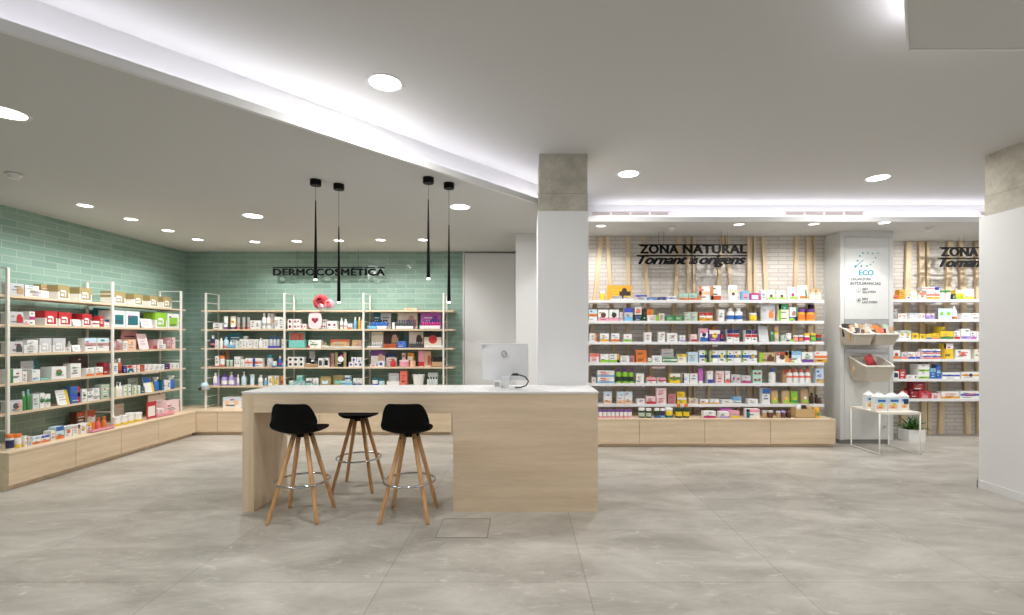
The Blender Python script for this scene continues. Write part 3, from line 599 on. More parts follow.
def make(kind, w, h, d, c, decos, seed=0):
    """returns (body mesh builder, [(part name, builder)]) standing at the origin, front at y=0, running back to +y"""
    b = MB(); parts = []; m = M(c, .4); cap = next((x for k, x in decos if k == 'C'), None); dd = [x for x in decos if x[0] != 'C']
    if kind in ('box', 'round', 'window', 'bag'):
        if kind == 'round': b.lathe([(w/2,0),(w/2,h)], m, 18, Matrix.Translation((0,w/2,0)))
        else: b.box(-w/2, w/2, 0, d, 0, h, m)
        b.box(-w*.42, w*.42, d*.06 if kind != 'round' else w*.3, d*.09 if kind != 'round' else w*.33, h, h+.0008, M('grey'))
        if kind == 'window':
            top = dd[0][1]; mt = M(top)
            b.box(-w/2-.0008, w/2+.0008, -.0008, d+.0008, h*.52, h+.0008, mt)
            win = MB().box(-w*.36, w*.40, -.0025, -.0008, h*.10, h*.80, mt)
            for (u0,u1,v0,v1) in ((-.3,.0,.22,.4),(-.3,.1,.5,.66),(.08,.18,.2,.6)): win.box(w*u0, w*u1, -.004, -.0025, h*v0, h*v1, M('white'))
            parts.append(('window', win))
            return b, parts
        if kind == 'bag': b.tube([(-w*.2,d/2,h),(-w*.18,d/2,h*1.12),(w*.18,d/2,h*1.12),(w*.2,d/2,h)], .002, M('white'), 5)
        deco(b, dd, w, h, 0)
        if w > .03 and h > .03 and kind == 'box':      # fine print: a small mark and two lines of lettering
            rr = random.Random(int(w*7919)+int(h*104729)+len(dd)*13+seed); y_ = -.0030
            u, v = rr.uniform(.08,.5), rr.uniform(.55,.8); k = rr.choice(('coral','royal','green','teal','gold','magenta','grey','rust','sky'))
            b.box(-w/2+u*w, -w/2+(u+rr.uniform(.15,.35))*w, y_, 0, v*h, (v+.1)*h, M(k))
            for q in range(2): v2 = rr.uniform(.1,.5); u2 = rr.uniform(.08,.3); b.box(-w/2+u2*w, -w/2+(u2+rr.uniform(.3,.55))*w, y_+.0003, 0, v2*h, (v2+.045)*h, M('dark_grey' if sum(COLOURS[c]) > 420 else 'white'))
    elif kind in ('bottle', 'pump', 'spray', 'jar', 'tub', 'lie'):
        r = w/2; T = Matrix.Translation((0, r, 0))
        cm = M(cap or 'white', .35)
        if kind == 'lie': T = Matrix.Translation((0, 0, r)) @ Matrix.Rotation(R(-90),4,'X') @ Matrix.Rotation(R(0),4,'Z'); r = w/2
        if kind in ('jar', 'tub', 'lie'):
            hl = h*.24; hb = h-hl; b.lathe([(r*.9,0),(r*.97,hb*.06),(r*.97,hb*.9),(r*.86,hb)], m, 14, T)
            p = MB().lathe([(r,0),(r,hl*.9),(r*.94,hl)], cm, 14); parts.append(('lid', p, T @ Matrix.Translation((0,0,hb))))
            hl_ = hb
        else:
            hs = h*(.76 if kind == 'bottle' else .70); b.lathe([(r*.92,0),(r,hs*.04),(r,hs*.80),(r*.88,hs*.92),(r*.45,hs)], m, 14, T)
            hc = h-hs
            if kind == 'bottle': p = MB().lathe([(r*.52,0),(r*.52,hc),(r*.40,hc*1.0)], cm, 12)
            elif kind == 'pump': p = MB().lathe([(r*.45,0),(r*.45,hc*.35),(r*.14,hc*.36),(r*.14,hc*.8),(r*.3,hc*.82),(r*.3,hc)], cm, 10).box(-.004,.004,-r*.95,0,hc*.84,hc*.97,cm)
            else: p = MB().lathe([(r*.45,0),(r*.45,hc*.4),(r*.2,hc*.42),(r*.2,hc*.6)], cm, 10).box(-r*.28,r*.28,-r*.9,r*.55,hc*.6,hc,cm).box(-.003,.003,-r*.8,-r*.62,hc*.15,hc*.6,cm)
            parts.append((('cap','pump_head','spray_head')[('bottle','pump','spray').index(kind)], p, T @ Matrix.Translation((0,0,hs))))
            hl_ = hs*.8
        for k, x in dd:
            v0, v1 = {'T':(.62,.86),'B':(.05,.32),'M':(.36,.6),'P':(.2,.72),'L':(.25,.7),'S':(.1,.8)}.get(k, (.3,.6))
            b.lathe([(r*1.012,hl_*v0),(r*1.012,hl_*v1)], M(x), 14, T)
    elif kind == 'tube':
        cm = M(cap or 'white', .35); hc = h*.16; rows = []
        for i in range(6):
            t = i/5; z = hc+(h-hc)*t; rx = w/2*(.82+.18*t); ry = w/2*.8*(1-t)+.0015
            rows.append([(rx*math.cos(a*math.pi/7), w*.4+ry*math.sin(a*math.pi/7), z) for a in range(15)])
        b.grid(rows, m)
        for k, x in dd: 
            z0, z1 = {'T':(.7,.92),'B':(.2,.42),'M':(.45,.65)}.get(k, (.35,.75))
            b.box(-w*.3, w*.3, w*.4-w*.30, w*.4-w*.28, hc+(h-hc)*z0*.9, hc+(h-hc)*z1*.9, M(x))
        parts.append(('cap', MB().lathe([(w*.36,0),(w*.4,hc)], cm, 12), Matrix.Translation((0,w*.4,0))))
    elif kind == 'pouch':
        rows = []
        for i in range(7):
            t = i/6; z = h*t; bel = d*.5*(1-t)**.6+.002; hw = w/2*(.9+.1*math.sin(t*3.1)); rows.append([(hw*math.cos(a*math.pi/7), d*.5-bel*math.copysign(abs(math.sin(a*math.pi/7))**.7, math.sin(a*math.pi/7)), z) for a in range(15)])
        b.grid(rows, m); b.box(-w*.45, w*.45, d*.5-.0025, d*.5+.0025, h*.95, h*1.0, m)
        lab = MB(); deco(lab, dd, w*.7, h*.62, 0.0); 
        if lab.v: parts.append(('printed_label', lab, Matrix.Translation((0, 0, h*.1)) @ Matrix.Rotation(R(-math.degrees(math.atan2(d*.3, h*.7))),4,'X')))
    elif kind in ('card', 'lean', 'stand'):
        tl = .0 if kind == 'card' else .22
        T = Matrix.Rotation(-tl,4,'X'); t = MB(); hh = h/math.cos(tl); t.box(-w/2, w/2, 0, .005, .006, hh, m); deco(t, dd, w, hh, 0)
        for p in t.v: b.v.append(tuple(T @ Vector(p)))
        b.f, b.m, b.sm, b.mats = t.f, t.m, t.sm, t.mats
        parts.append(('foot', MB().box(-w*.3, w*.3, -.004, .05, 0, .006, M('white') if kind != 'stand' else m)))
    elif kind == 'tray':
        b.box(-w/2, w/2, 0, d, 0, .006, m).box(-w/2, w/2, 0, .004, 0, h, m).box(-w/2, -w/2+.004, .004, d, 0, h*1.1, m).box(w/2-.004, w/2, .004, d, 0, h*1.1, m); deco(b, dd, w, h, 0)
    elif kind == 'rose':
        rr = random.Random(seed+5); T = Matrix.Translation((0, .035, h/2)) @ Matrix.Rotation(R(80),4,'X')
        for lay in range(5):
            n = 9-lay; q = w/2*(1-.19*lay)
            for i in range(n):
                a0 = 2*math.pi*i/n+lay*.5; rows = []
                for u in range(4):
                    t = u/3; rad = q*(.25+.75*t); zz = .012*lay+.035*(lay*.35)*(t)+.012*math.sin(t*3)
                    rows.append([(rad*math.cos(a0+s_*(.26+.2*math.sin(t*2.6))), rad*math.sin(a0+s_*(.26+.2*math.sin(t*2.6))), zz+.006*abs(s_)) for s_ in (-1.4,-.6,.6,1.4)])
                b.grid(rows, m if lay < 3 else M(decos[0][1] if decos else c), T)
        b.lathe([(0,0),(w*.28,.0),(w*.1,.03)], m, 10, T)
    elif kind == 'heart':
        pts = []
        for i in range(28): a = 2*math.pi*i/28; e = 4; ca, sa = math.cos(a), math.sin(a); pts.append((w/2*math.copysign(abs(ca)**.6, ca), h/2+h/2*math.copysign(abs(sa)**.6, sa)))
        b.add([(x,0,z) for x,z in pts]+[(x,.006,z) for x,z in pts], [tuple(range(28)), tuple(range(28,56))[::-1]]+[(i,28+i,28+(i+1)%28,(i+1)%28) for i in range(28)], m)
        hp = []; s_ = w*.016
        for i in range(24): t = 2*math.pi*i/24; hp.append((16*math.sin(t)**3*s_, h*.52+(13*math.cos(t)-5*math.cos(2*t)-2*math.cos(3*t)-math.cos(4*t))*s_))
        parts.append(('heart', MB().add([(x,-.002,z) for x,z in hp]+[(x,0,z) for x,z in hp], [tuple(range(24))[::-1], tuple(range(24,48))]+[(i,(i+1)%24,24+(i+1)%24,24+i) for i in range(24)], M((150,40,60)))))
        b.box(-w*.2, w*.2, .0, .05, 0, .006, m)
    elif kind == 'bucket':
        T = Matrix.Translation((0, d/2, 0)); b.lathe([(w*.38,0),(w*.5,h*.94),(w*.52,h*.94),(w*.52,h),(w*.47,h),(w*.36,.01),(0,.01)], m, 20, T, 1, d/w)
        p = MB(); rr = random.Random(2)
        for i in range(9): a = rr.uniform(0,6.28); q = rr.uniform(0,.3)*w; p.tube([(q*math.cos(a), d/2+q*.6*math.sin(a), h*.2),(q*1.15*math.cos(a), d/2+q*.7*math.sin(a), h*rr.uniform(1.0,1.08))], .009, M(dd[0][1] if dd else 'black'), 6)
        parts.append(('contents', p))
    elif kind == 'disc':
        b.lathe([(w/2,0),(w/2,.003)], m, 20, Matrix.Translation((0,0,h/2)) @ Matrix.Rotation(R(90),4,'X')); b.box(-w*.2, w*.2, -.0038, -.003, h*.42, h*.56, M('dark_green' if c == 'lime' else 'white'))
    elif kind == 'strip':
        b.box(-w/2, w/2, -.003, 0, 0, h, m)
        b.box(-w*.35, w*.3, -.0036, -.003, h*.4, h*.55, M('grey'))
    return b, parts
PLACED = []
DEEP = dict(box=.085, window=.17, card=.006, lean=.05, stand=.05, tray=.09, pouch=.07, bag=.07, bucket=.12, round=.07)
def row(rack, shelf, text):
    rk = RACKS[rack]
    if shelf == 'bench': face, zt = rk['bench']; sh = 'on '+rk['name'].replace("'s", '')+' bench'
    else: face = rk['face']; zt = rk['tops'][shelf-1]; sh = 'on '+rk['name']+' '+('top', 'second', 'third', 'fourth', 'fifth', 'sixth')[shelf-1]+' shelf'
    zt += .0012; prev = (None, zt)
    for line in text.strip().splitlines():
        q = line.split()
        if not q: continue
        kind, x0, x1, yt, c = q[0], float(q[1]), float(q[2]), float(q[3]), q[4]; decos = []; op = dict(s=0, n=1, m=1, u=0, look='', g=.05, d=0, r=0)
        for t in q[5:]:
            if '=' in t: a, v = t.split('='); op[a] = v if a == 'look' else float(v)
            else: a, v = t.split(':'); decos.append((a, v))
        n, m = int(op['n']), int(op['m']); base = prev[1]+.001 if op['u'] else zt
        for j in range(n):
            a = x0+(x1-x0)*j/n; b = x0+(x1-x0)*(j+1)/n; f = face
            if rk['axis'] == 'y':
                f = face-op['s']; Ya, Yb = f*F/(a-VX), f*F/(b-VX); Yc = (Ya+Yb)/2; w = Yb-Ya; z1 = PZ(yt, Yc); pos = (f, Yc); rz = R(90)
            else:
                f = face+op['s']; xa, xb = PX(a, f), PX(b, f); w = xb-xa; z1 = PZ(yt, f); pos = ((xa+xb)/2, f); rz = 0
            w *= 1-op['g']*(n > 1)-.02; ht = z1-base
            if kind in ('disc', 'strip'): base = z1-(w if kind == 'disc' else .022); ht = z1-base
            if shelf not in (1, 'bench') and kind not in ('disc', 'strip'): ht = min(ht, rk['tops'][shelf-2]-rk['tops'][shelf-1]-(.032 if rack in 'LB' else .05)-(base-zt))
            if shelf == 'bench' and rack in 'LB': ht = min(ht, .285)
            ht = max(ht, .012); hh = ht/m
            d = op['d'] or DEEP.get(kind, .08)
            if kind == 'lie': hh = ht
            for i in range(m):
                mb, parts = make(kind, w, hh-(.001 if m > 1 else 0), d, c, decos, j)
                if kind == 'lie': hh = w
                o = mb.build(NAME[kind], None, (pos[0], pos[1], base+i*hh), rz+R(op['r']))
                for p in parts:
                    co = p[1].build(p[0], o)
                    if len(p) > 2: co.matrix_local = p[2]
                look = op['look'].replace('_', ' ')
                if not look:
                    cn = c.replace('_', ' '); look = cn+' '+NOUN[kind]
                    if decos: look = decos[0][1].replace('_', ' ')+ADJ[decos[0][0]]+' '+look
                if m > 1: look = ('bottom-row', 'top-row' if m == 2 else 'middle-row', 'top-row')[i]+' '+look
                PLACED.append((o, look, sh, (a+b)/2, kind, base+i*hh))
            prev = (None, base+m*hh)
        if kind in ('disc', 'strip'): prev = (None, zt)
def finish_labels():
    by = {}
    for it in PLACED: by.setdefault((it[1], it[2]), []).append(it)
    num = ['zero', 'one', 'two', 'three', 'four', 'five', 'six', 'seven', 'eight', 'nine', 'ten', 'eleven', 'twelve', 'thirteen', 'fourteen', 'fifteen']
    for (look, sh), its in by.items():
        its.sort(key=lambda t: (t[3], t[5])); n = len(its)
        for i, it in enumerate(its):
            lab = look+' '+sh
            if n == 2: lab += ', '+('left', 'right')[i]+' of two'
            elif n > 2: lab += ', '+('leftmost' if i == 0 else 'rightmost' if i == n-1 else ORD[i]+' from left')+' of '+num[n]
            tag(it[0], lab, CAT[it[4]], '%ss %s' % (NOUN[it[4]] if not NOUN[it[4]].endswith('x') else NOUN[it[4]]+'e', sh))
# ---- left wall rack
row('L', 1, '''
box 9.5 24 283.5 silver F:tan
box 25 49 294 white d=.16 look=flat_white_carton
box 25 49 290 white u=1 d=.15 L:grey look=flat_grey-lettered_carton
box 25 39 285.5 white u=1 d=.12 look=small_flat_white_carton
window 58 69.5 285.5 white T:gold
window 79.5 92 288 white T:gold
window 113.8 125.5 291.8 white T:gold
window 134 143 294.3 white T:gold
window 149.8 158 296 white T:gold
window 163 171.5 297.2 white T:gold
box 41 51 284.5 gold s=.12 L:white
''')
row('L', 2, '''
box 9.5 23.5 311.8 silver F:red
box 24.2 29 320 white B:pink
box 29.3 35 311.5 white M:magenta
window 45 57.3 311.3 white T:red
window 58.7 71.5 312.4 white T:red
lean 73.5 81.5 319.5 white L:grey
window 82.5 91.5 314 white T:red
box 92.5 99.5 321 white M:red
box 99.8 103.8 316 red L:white
box 104.5 109.3 319.5 white T:navy
box 97 109 308.5 teal s=.19 d=.05
box 113.2 125.2 310.6 white P:teal d=.2
box 125.8 139.8 311.5 white P:teal d=.2
lean 141.8 153 318.8 white L:grey
window 155.6 167 312.8 white T:lime
box 167.6 179 313.8 white P:lime d=.16
strip 140.5 157 328.2 white
''')
row('L', 3, '''
box 9.5 22.8 341.6 silver F:dark_grey
box 24 38 350 white d=.16 look=flat_white_carton
box 24 38 345 white u=1 d=.15 L:grey look=flat_grey-lettered_carton
box 27 38 340 white u=1 d=.12 look=small_flat_white_carton
window 39.5 51.5 338.2 white T:silver
window 53 65.5 338.2 white T:silver
box 66 71 347.5 white L:grey
bottle 69 72.5 341 white C:white s=.1
lean 73 81 345 white L:grey
box 84.8 96.3 338 white T:pale_blue M:rose
box 97 109.2 338 white T:pale_blue M:rose
box 113.2 116.6 341 rose L:white
box 117 121.8 339.5 rose T:silver
card 121 137.5 330.5 rose L:dark_brown s=.12
box 123.5 127.6 341 white L:rose
box 128 136 339.5 peach L:white
lean 139.6 149.3 333.8 pale_pink L:grey
strip 140.5 157 349.4 white
box 153.4 157.3 339.5 rose B:red
box 157.8 165.8 344 white L:grey
box 158.5 163 339.5 white u=1 s=.01
box 166.2 170.4 337.8 rose L:white
box 171 175.4 337.4 pale_pink S:rose
''')
row('L', 4, '''
box 10.3 22 369 white S:green d=.12
box 22.5 27 371.5 white L:grey
card 20.5 37.5 361 silver L:grey R:teal s=.14
box 32.3 40.2 369.6 white B:pale_blue
box 41 50 378.3 turquoise L:white d=.06
box 51.6 66.5 366.6 white D:green d=.12
card 69 88 356 dark_brown s=.13 V:beige
box 70.5 81 363.5 white L:grey
box 86.3 94.2 368 white B:orange
box 95.8 103 367 white B:orange
box 103.4 108.9 362.5 dark_red B:red
box 113.2 118 363 white L:royal
bottle 119.2 123.2 358.3 rust C:white B:dark_red
bottle 115.2 119 359 rust C:white s=.1
box 123.4 127 366 navy M:royal
box 127.6 131.8 365.4 white T:red
disc 127.6 133.6 368.2 teal
box 132.2 140 365 white S:coral n=2
box 140.4 144.4 364.8 rust D:red
box 144.8 164.6 364.2 white L:silver n=4
box 165 170 363.6 navy R:magenta
box 170.5 179.2 363 white L:grey n=2
strip 142 159 372 white
''')
row('L', 5, '''
box 9.5 22.6 400.4 silver D:dark_grey F:skin
bottle 23 27 391 green C:sage
bottle 27.6 32.2 389.6 green C:turquoise
box 32.8 39.4 394.2 glass L:grey
box 40 44.6 393 white M:green
box 45.2 50.5 394 white M:green
lean 58 70 390 white R:yellow L:grey
box 70.6 80 386.6 blue M:royal R:red
box 82 87 389 white D:green
box 87.6 92.8 391.6 white M:grey
box 93.2 99.6 393.2 white M:grey
box 92.6 99.4 388.2 white u=1 L:grey s=.005
box 101.3 109.5 384.4 sage L:white
bottle 113.2 116.8 384 sage C:white
pump 117 120 382 cream C:white
bottle 120.2 123 382.5 white C:white
box 124.2 127.5 385.6 white R:lime
box 128.5 131.7 384.6 white R:green
box 133.3 136.2 385.5 white S:lime
box 136.9 140.4 385.3 white S:lime
card 128 138 378.3 sage s=.12 L:olive
box 141 144.8 387 teal M:dark_green
lean 145.4 154.6 377.4 white T:blue R:yellow
spray 155.6 160.8 377 blue C:white
box 161.8 163 379.9 teal
box 163.3 166.6 380.2 white S:royal
box 167.2 170.4 380 white L:royal
spray 171 176.6 375.5 blue C:white
strip 140.5 157 392.8 white
''')
row('L', 'bench', '''
tub 9.5 16 434 white C:orange S:navy s=.0
tub 16.6 23.8 434 white C:orange B:yellow s=.0
box 24.6 28 436 white R:orange d=.06
box 28.4 32 436.4 pale_blue L:orange d=.06
box 32.6 41 436.6 white T:pale_blue B:orange d=.06
box 41.8 49.5 435.2 white T:royal B:orange d=.06
tub 50.5 54.5 429.6 white C:orange S:blue s=.16
box 51 55.8 430.6 white R:peach
box 56.2 63.8 426.4 pale_blue T:blue B:orange
box 65 72.2 426.2 white T:silver D:coral
box 73 79.8 425 white R:peach T:silver
box 80.6 86.4 424 white D:yellow L:grey
box 87 91.5 423 white T:yellow
box 76.5 86 411.8 brown s=.3 T:rust L:white
box 87.5 95.5 410.2 beige s=.27 T:rust B:rose
spray 92.6 96.4 417.6 orange C:white
spray 98 101.6 417.4 coral C:orange
spray 104 107.6 416.2 orange C:orange
tray 92.4 114.5 427.5 pink d=.06 s=-.06
card 113.4 124 404 beige s=.34 L:white
tub 117.2 123 416.8 white C:white B:yellow
tub 124 129.6 415.2 white C:white B:yellow
tub 130.4 136.8 412.8 white C:white B:yellow
tub 137.6 144.6 412.4 white C:white B:yellow
card 146.6 156.4 401.6 red P:white s=.0
card 148 165.5 392 beige s=.2 L:white
box 165.8 179 400.4 pale_pink s=.08 L:white d=.12
box 158 164 408.5 white L:pink s=.05
tray 157.5 174.5 412.6 pink d=.08
''')
# ---- back rack
row('B', 1, '''
rose 312 328 293 red D:dark_red
rose 323.4 333.4 298 pink D:coral s=-.04
rose 317 323.6 302.8 pale_pink D:pink s=-.05
box 404 417 308 peach d=.1 look=flat_peach_carton
''')
row('B', 2, '''
box 213 221.8 323 white L:grey
tube 222.6 227 316 white B:lilac C:purple
tube 229 235 316 cream M:amber C:purple
tube 236 239.4 317.2 grey B:coral C:coral
tube 241.4 244.8 317.2 grey B:coral C:coral
tube 246.4 249.4 317.2 grey B:coral C:coral
box 250 260.4 320.4 white n=2 L:silver
bottle 261.2 265.2 313 white C:white M:grey
bottle 265.6 269.6 313 white C:white M:grey
box 270 273.6 313.2 silver s=.03 M:tan
box 274.4 283.6 317 white L:grey n=2
box 287.6 292.2 319 white G:dark_red m=2
box 293.4 299.6 319 white G:dark_red m=2
box 300.2 306 324 white G:red
heart 308.2 321.8 312 pale_pink s=-.01
box 320.4 326.2 319.2 white G:dark_red m=2 s=.05
box 327 336.8 321 white G:dark_red n=2
bottle 339.6 342.6 318 cream C:white M:rose
bottle 343.2 346.8 319 white C:white M:pink
box 347.6 352 323.6 white B:coral
bottle 353.4 356.2 317 sky C:white
bottle 357.8 360.4 317 amber C:white
bottle 361 362.9 317 cream C:tan
card 373.4 380.4 312 teal L:white s=.12
card 380.8 391.2 312.4 silver s=.12 L:dark_grey
tray 367.2 376.6 326 sky s=0
tray 377 386.4 326 white s=0
bottle 370 387 319.8 blue n=7 C:black s=.02
jar 391.8 394.6 322.5 white C:white
card 397.4 417.6 311.8 beige F:rose s=.12
tray 395.6 413 326 white
bottle 396 414.6 320 dark_grey n=8 C:navy M:purple s=.02
card 420.4 441.4 311 violet L:white F:purple s=.12
tray 419.4 440 325.6 white
bottle 422 440.6 320 magenta n=8 C:purple M:violet s=.02
''')
row('B', 3, '''
bottle 209.4 214 335.4 navy C:white M:coral
box 215 218 339.6 white L:silver
bottle 219 222 337.8 white C:white
bottle 222.6 227.2 337 pale_blue C:sky B:coral
bottle 229 231.8 340 white C:glass s=.04
bottle 232 234.4 340 glass C:white s=.04
tray 226.2 234.8 345 sky
card 228.6 241.6 333 teal s=.1 L:white
box 235.4 238.6 340.8 white R:turquoise
box 239.4 251.6 339.2 white n=4 L:silver
jar 242.4 247 336 mint C:white s=.08
box 252.4 257.6 339.2 white n=2 L:silver
bottle 258 261.6 338.2 white C:white
box 262.2 267.4 339.4 white n=2 L:grey
bottle 268.6 279.4 336.4 silver n=3 C:blue s=.02
tray 267.8 279.8 346 royal
box 281.6 284 339 white L:silver
tray 288.6 304.6 340.4 turquoise s=.0 look=lower_turquoise_tray
tube 289.6 303.6 340 rose n=7 C:coral B:beige s=.015
card 289 305.4 331.6 turquoise s=.1
tube 289.6 303.6 333 coral n=7 C:beige B:dark_green s=.085 d=.02 look=upper_coral_tube
box 308.4 321.2 340 white V:lime d=.07
tray 322 326.6 345.4 white V:tan
bottle 322 326.2 341 gold n=2 C:olive s=.01
round 307.2 309.8 345.4 red s=-.01 look=tiny_red_pot
box 330.4 349 339.6 tan T:rust P:kraft d=.1
box 352.2 361.8 340.2 kraft F:rose T:tan d=.1
tray 326.6 361.8 346.4 white d=.02 s=-.01
card 371.4 383.4 332 beige V:sage s=.1
card 384 399.2 331.6 dark_brown F:tan s=.1
tray 367 381 346.2 white
bottle 371 382 342 grey n=5 C:white s=.012
bottle 383.6 396.6 342.6 rust n=5 C:dark_brown s=.02
box 397 406 341.2 blue L:lilac
card 409 423.4 331.6 beige F:dark_brown s=.1
bottle 409 423 342 dark_grey n=6 C:grey s=.02
card 424 441.6 331.6 beige G:red T:black s=.05
tray 424 442.6 345.4 white s=.0
''')
row('B', 4, '''
tray 209.6 224 366 pink
box 215 218.6 356 white L:peach
jar 218.8 223.6 352 orange C:dark_brown P:white
card 223.4 229 350.6 tan s=.12 B:brown
jar 225.4 228.4 360 sage C:mint
jar 228.8 232 360 sage C:mint
box 234.2 240.2 356.6 white n=2 L:silver
box 241 244.2 359.4 white L:cream
box 245 252 358.2 white M:coral
box 252.8 262.4 358.2 white M:coral S:royal
jar 265.4 272 355 silver C:teal
jar 271.2 275.6 361.4 pale_blue C:white B:blue s=-.04
bottle 277.2 281.2 356 blue C:white M:magenta
box 281.6 284.2 362.4 sky L:white
box 287.6 304 357 white G:black n=3 m=2
tray 305 317.6 363.8 tan V:kraft
jar 305.6 310 358.6 black C:black M:white s=.02
jar 310.4 313.6 360 black C:white s=.02
jar 313.8 317.4 358.8 dark_grey C:black s=.02
card 309.4 315 351 silver V:grey s=.11
box 318.2 322.6 358.2 white P:dark_grey
box 323.6 328.6 358 white P:black
box 330 334.4 353.4 rose S:brown s=.05
box 335 346.4 352 black S:olive R:gold G:white
box 348.8 353.2 362.2 white G:royal
box 353.8 357.8 362.2 white G:royal
box 358.2 362.6 362.2 white G:royal
box 351.4 356.2 357.4 white G:royal look=upper_royal-spotted_carton u=1
box 357 361.4 357.4 white G:royal look=upper_navy-spotted_carton s=.004 yy=1
card 371 385 350.4 white T:purple F:skin s=.1
box 370 376 364.2 pale_pink L:grey
box 378 384 361 white D:royal
card 386.2 397 353 white T:navy L:grey s=.1
bottle 389.4 395 359 red C:red
jar 398 409 360.2 pink C:pale_pink
tube 401.4 405.6 353 pale_pink C:pink s=.1 T:rose
box 407.4 413.6 352.8 amber P:cream s=.1
jar 409.2 415.2 361 peach C:peach
card 418.4 424 350.8 pink B:red s=.06
card 424.2 431 351 skin F:rust s=.06
tray 431.8 443 361.8 tan d=.09
tube 432.6 442.4 356.8 black n=6 C:white s=.02
''')
row('B', 5, '''
bottle 212.2 216.2 373 white C:white B:lilac
bottle 216.8 219 373.4 lilac C:silver s=.02
bottle 220 226 374 lilac C:purple P:white
pump 227.2 232.8 372.6 lilac C:white P:white
bottle 233 236 374.4 lilac C:purple s=.05
bottle 236.2 238.6 374.6 white C:white B:lilac
pump 240.2 245.2 372 pale_blue C:white
tube 249 253.6 374.4 pale_blue C:white
bottle 257.2 262 375 white C:white M:silver
bottle 263.4 266.6 378 sky C:white
box 268 273.2 376 white R:yellow L:yellow
box 274.6 278.4 376 white P:yellow
jar 280 284 376 orange C:amber M:brown
jar 287.6 293.6 381 mint C:white B:turquoise
box 294.4 304.4 381 pale_blue n=2 T:turquoise
box 296.6 302.4 375.4 turquoise u=1 T:mint s=.005 look=upper_turquoise_carton
box 306 311.6 378.2 white B:turquoise M:dark_grey
box 313 318 378.2 white B:turquoise
pouch 319 330.4 376.4 gold P:pale_blue
pouch 331.6 344 375.2 gold P:turquoise s=.03
box 341.4 346.4 381 sky T:pale_blue
box 346.6 352 381 sky T:pale_blue
box 344.8 350 375.6 pale_blue M:navy u=1 s=.004 look=upper_navy-banded_carton
box 353.2 356.4 378.4 white B:navy
box 357.2 362.2 378.4 white B:blue
jar 371.4 377.4 378.2 white C:teal B:royal
jar 378.2 383.8 379.4 pale_blue C:teal
card 388.4 399.2 373.2 silver L:white s=.04
tray 386.6 399.4 381.6 white
box 400 406.8 371 coral L:rust
bucket 411.4 424 374.4 white D:black
card 428 438 372.6 glass L:silver s=.08
bottle 426.8 437.4 377 glass n=4 C:black
''')
row('B', 'bench', '''
box 222.6 241 397.4 white G:peach T:pale_blue d=.2
''')
# ---- middle shelves
row('M', 1, '''
jar 600.2 606 291.2 yellow C:white
card 606.8 632 285.4 amber F:dark_brown L:yellow s=.05
tray 610.6 634.4 298.6 white
box 613 622 295.8 grey s=.005 L:silver
box 624 631.6 295.8 silver s=.005 T:yellow
box 635.4 647 295 silver T:royal L:grey
box 647.8 657 297.4 blue M:sky
box 658.8 666 297.2 navy M:royal
box 667 676.4 296 white M:royal
box 679 697.8 293.4 sage n=2 T:mint B:orange
box 699 709.8 286 white S:orange M:peach
box 711 721 285.6 white S:orange B:rust
pouch 728.6 738.6 285 white T:yellow D:brown
box 742.4 749.4 291.2 sky P:pink
box 750.2 759.8 293.2 magenta P:pale_blue
box 761.4 766.2 289.8 white D:sky
pouch 767.2 776 289.6 cream B:lime D:brown
pouch 777.4 787 290 cream B:lime D:brown
pouch 788.6 797.8 287 white B:lime D:magenta
pouch 798.4 809 285 white B:orange R:green
jar 811.2 816.4 289 beige C:kraft P:white
jar 817.2 822.4 289 beige C:kraft P:cream
''')
row('M', 2, '''
box 589 597.2 309.4 white M:orange T:pale_blue
box 598.2 608.6 309.6 white B:pink D:brown
box 609.2 619 309.6 white B:pink D:dark_brown
box 619.6 623.6 312 silver R:rose
box 624.2 632.8 308 silver T:royal B:sky
box 633.8 642.6 314.6 dark_green D:royal L:lime
box 635.2 641.6 307.2 white P:coral u=1 look=upper_coral-panelled_carton
box 643 646.6 309.6 dark_green s=.02
box 647.4 658.2 315.2 white R:lime L:orange
box 647 655.2 309.2 orange R:green u=1 look=upper_orange_carton
box 659 664.6 313.4 beige L:olive
box 665.4 683.6 315.6 green n=2 L:mint
box 684.4 697.8 312 sage n=2 L:white
box 699.4 712.8 312.6 amber n=2 T:red M:white
box 718.8 724.4 309.6 white L:silver
bottle 728 735.6 308 white C:white P:blue
bottle 736.2 744 308 white C:white P:blue
jar 751 758 313 yellow C:white
pouch 761.2 776.8 303 silver F:orange T:grey
box 778.6 788.8 303.4 cream T:green S:lime
box 789.6 797.8 307.2 white B:royal D:rose R:green
jar 798.6 807 309 amber C:purple P:orange
jar 807.8 816.6 309 amber C:purple P:orange
jar 809.6 815.4 302.6 brown C:black s=.1
disc 788.8 794.8 317.6 lime
''')
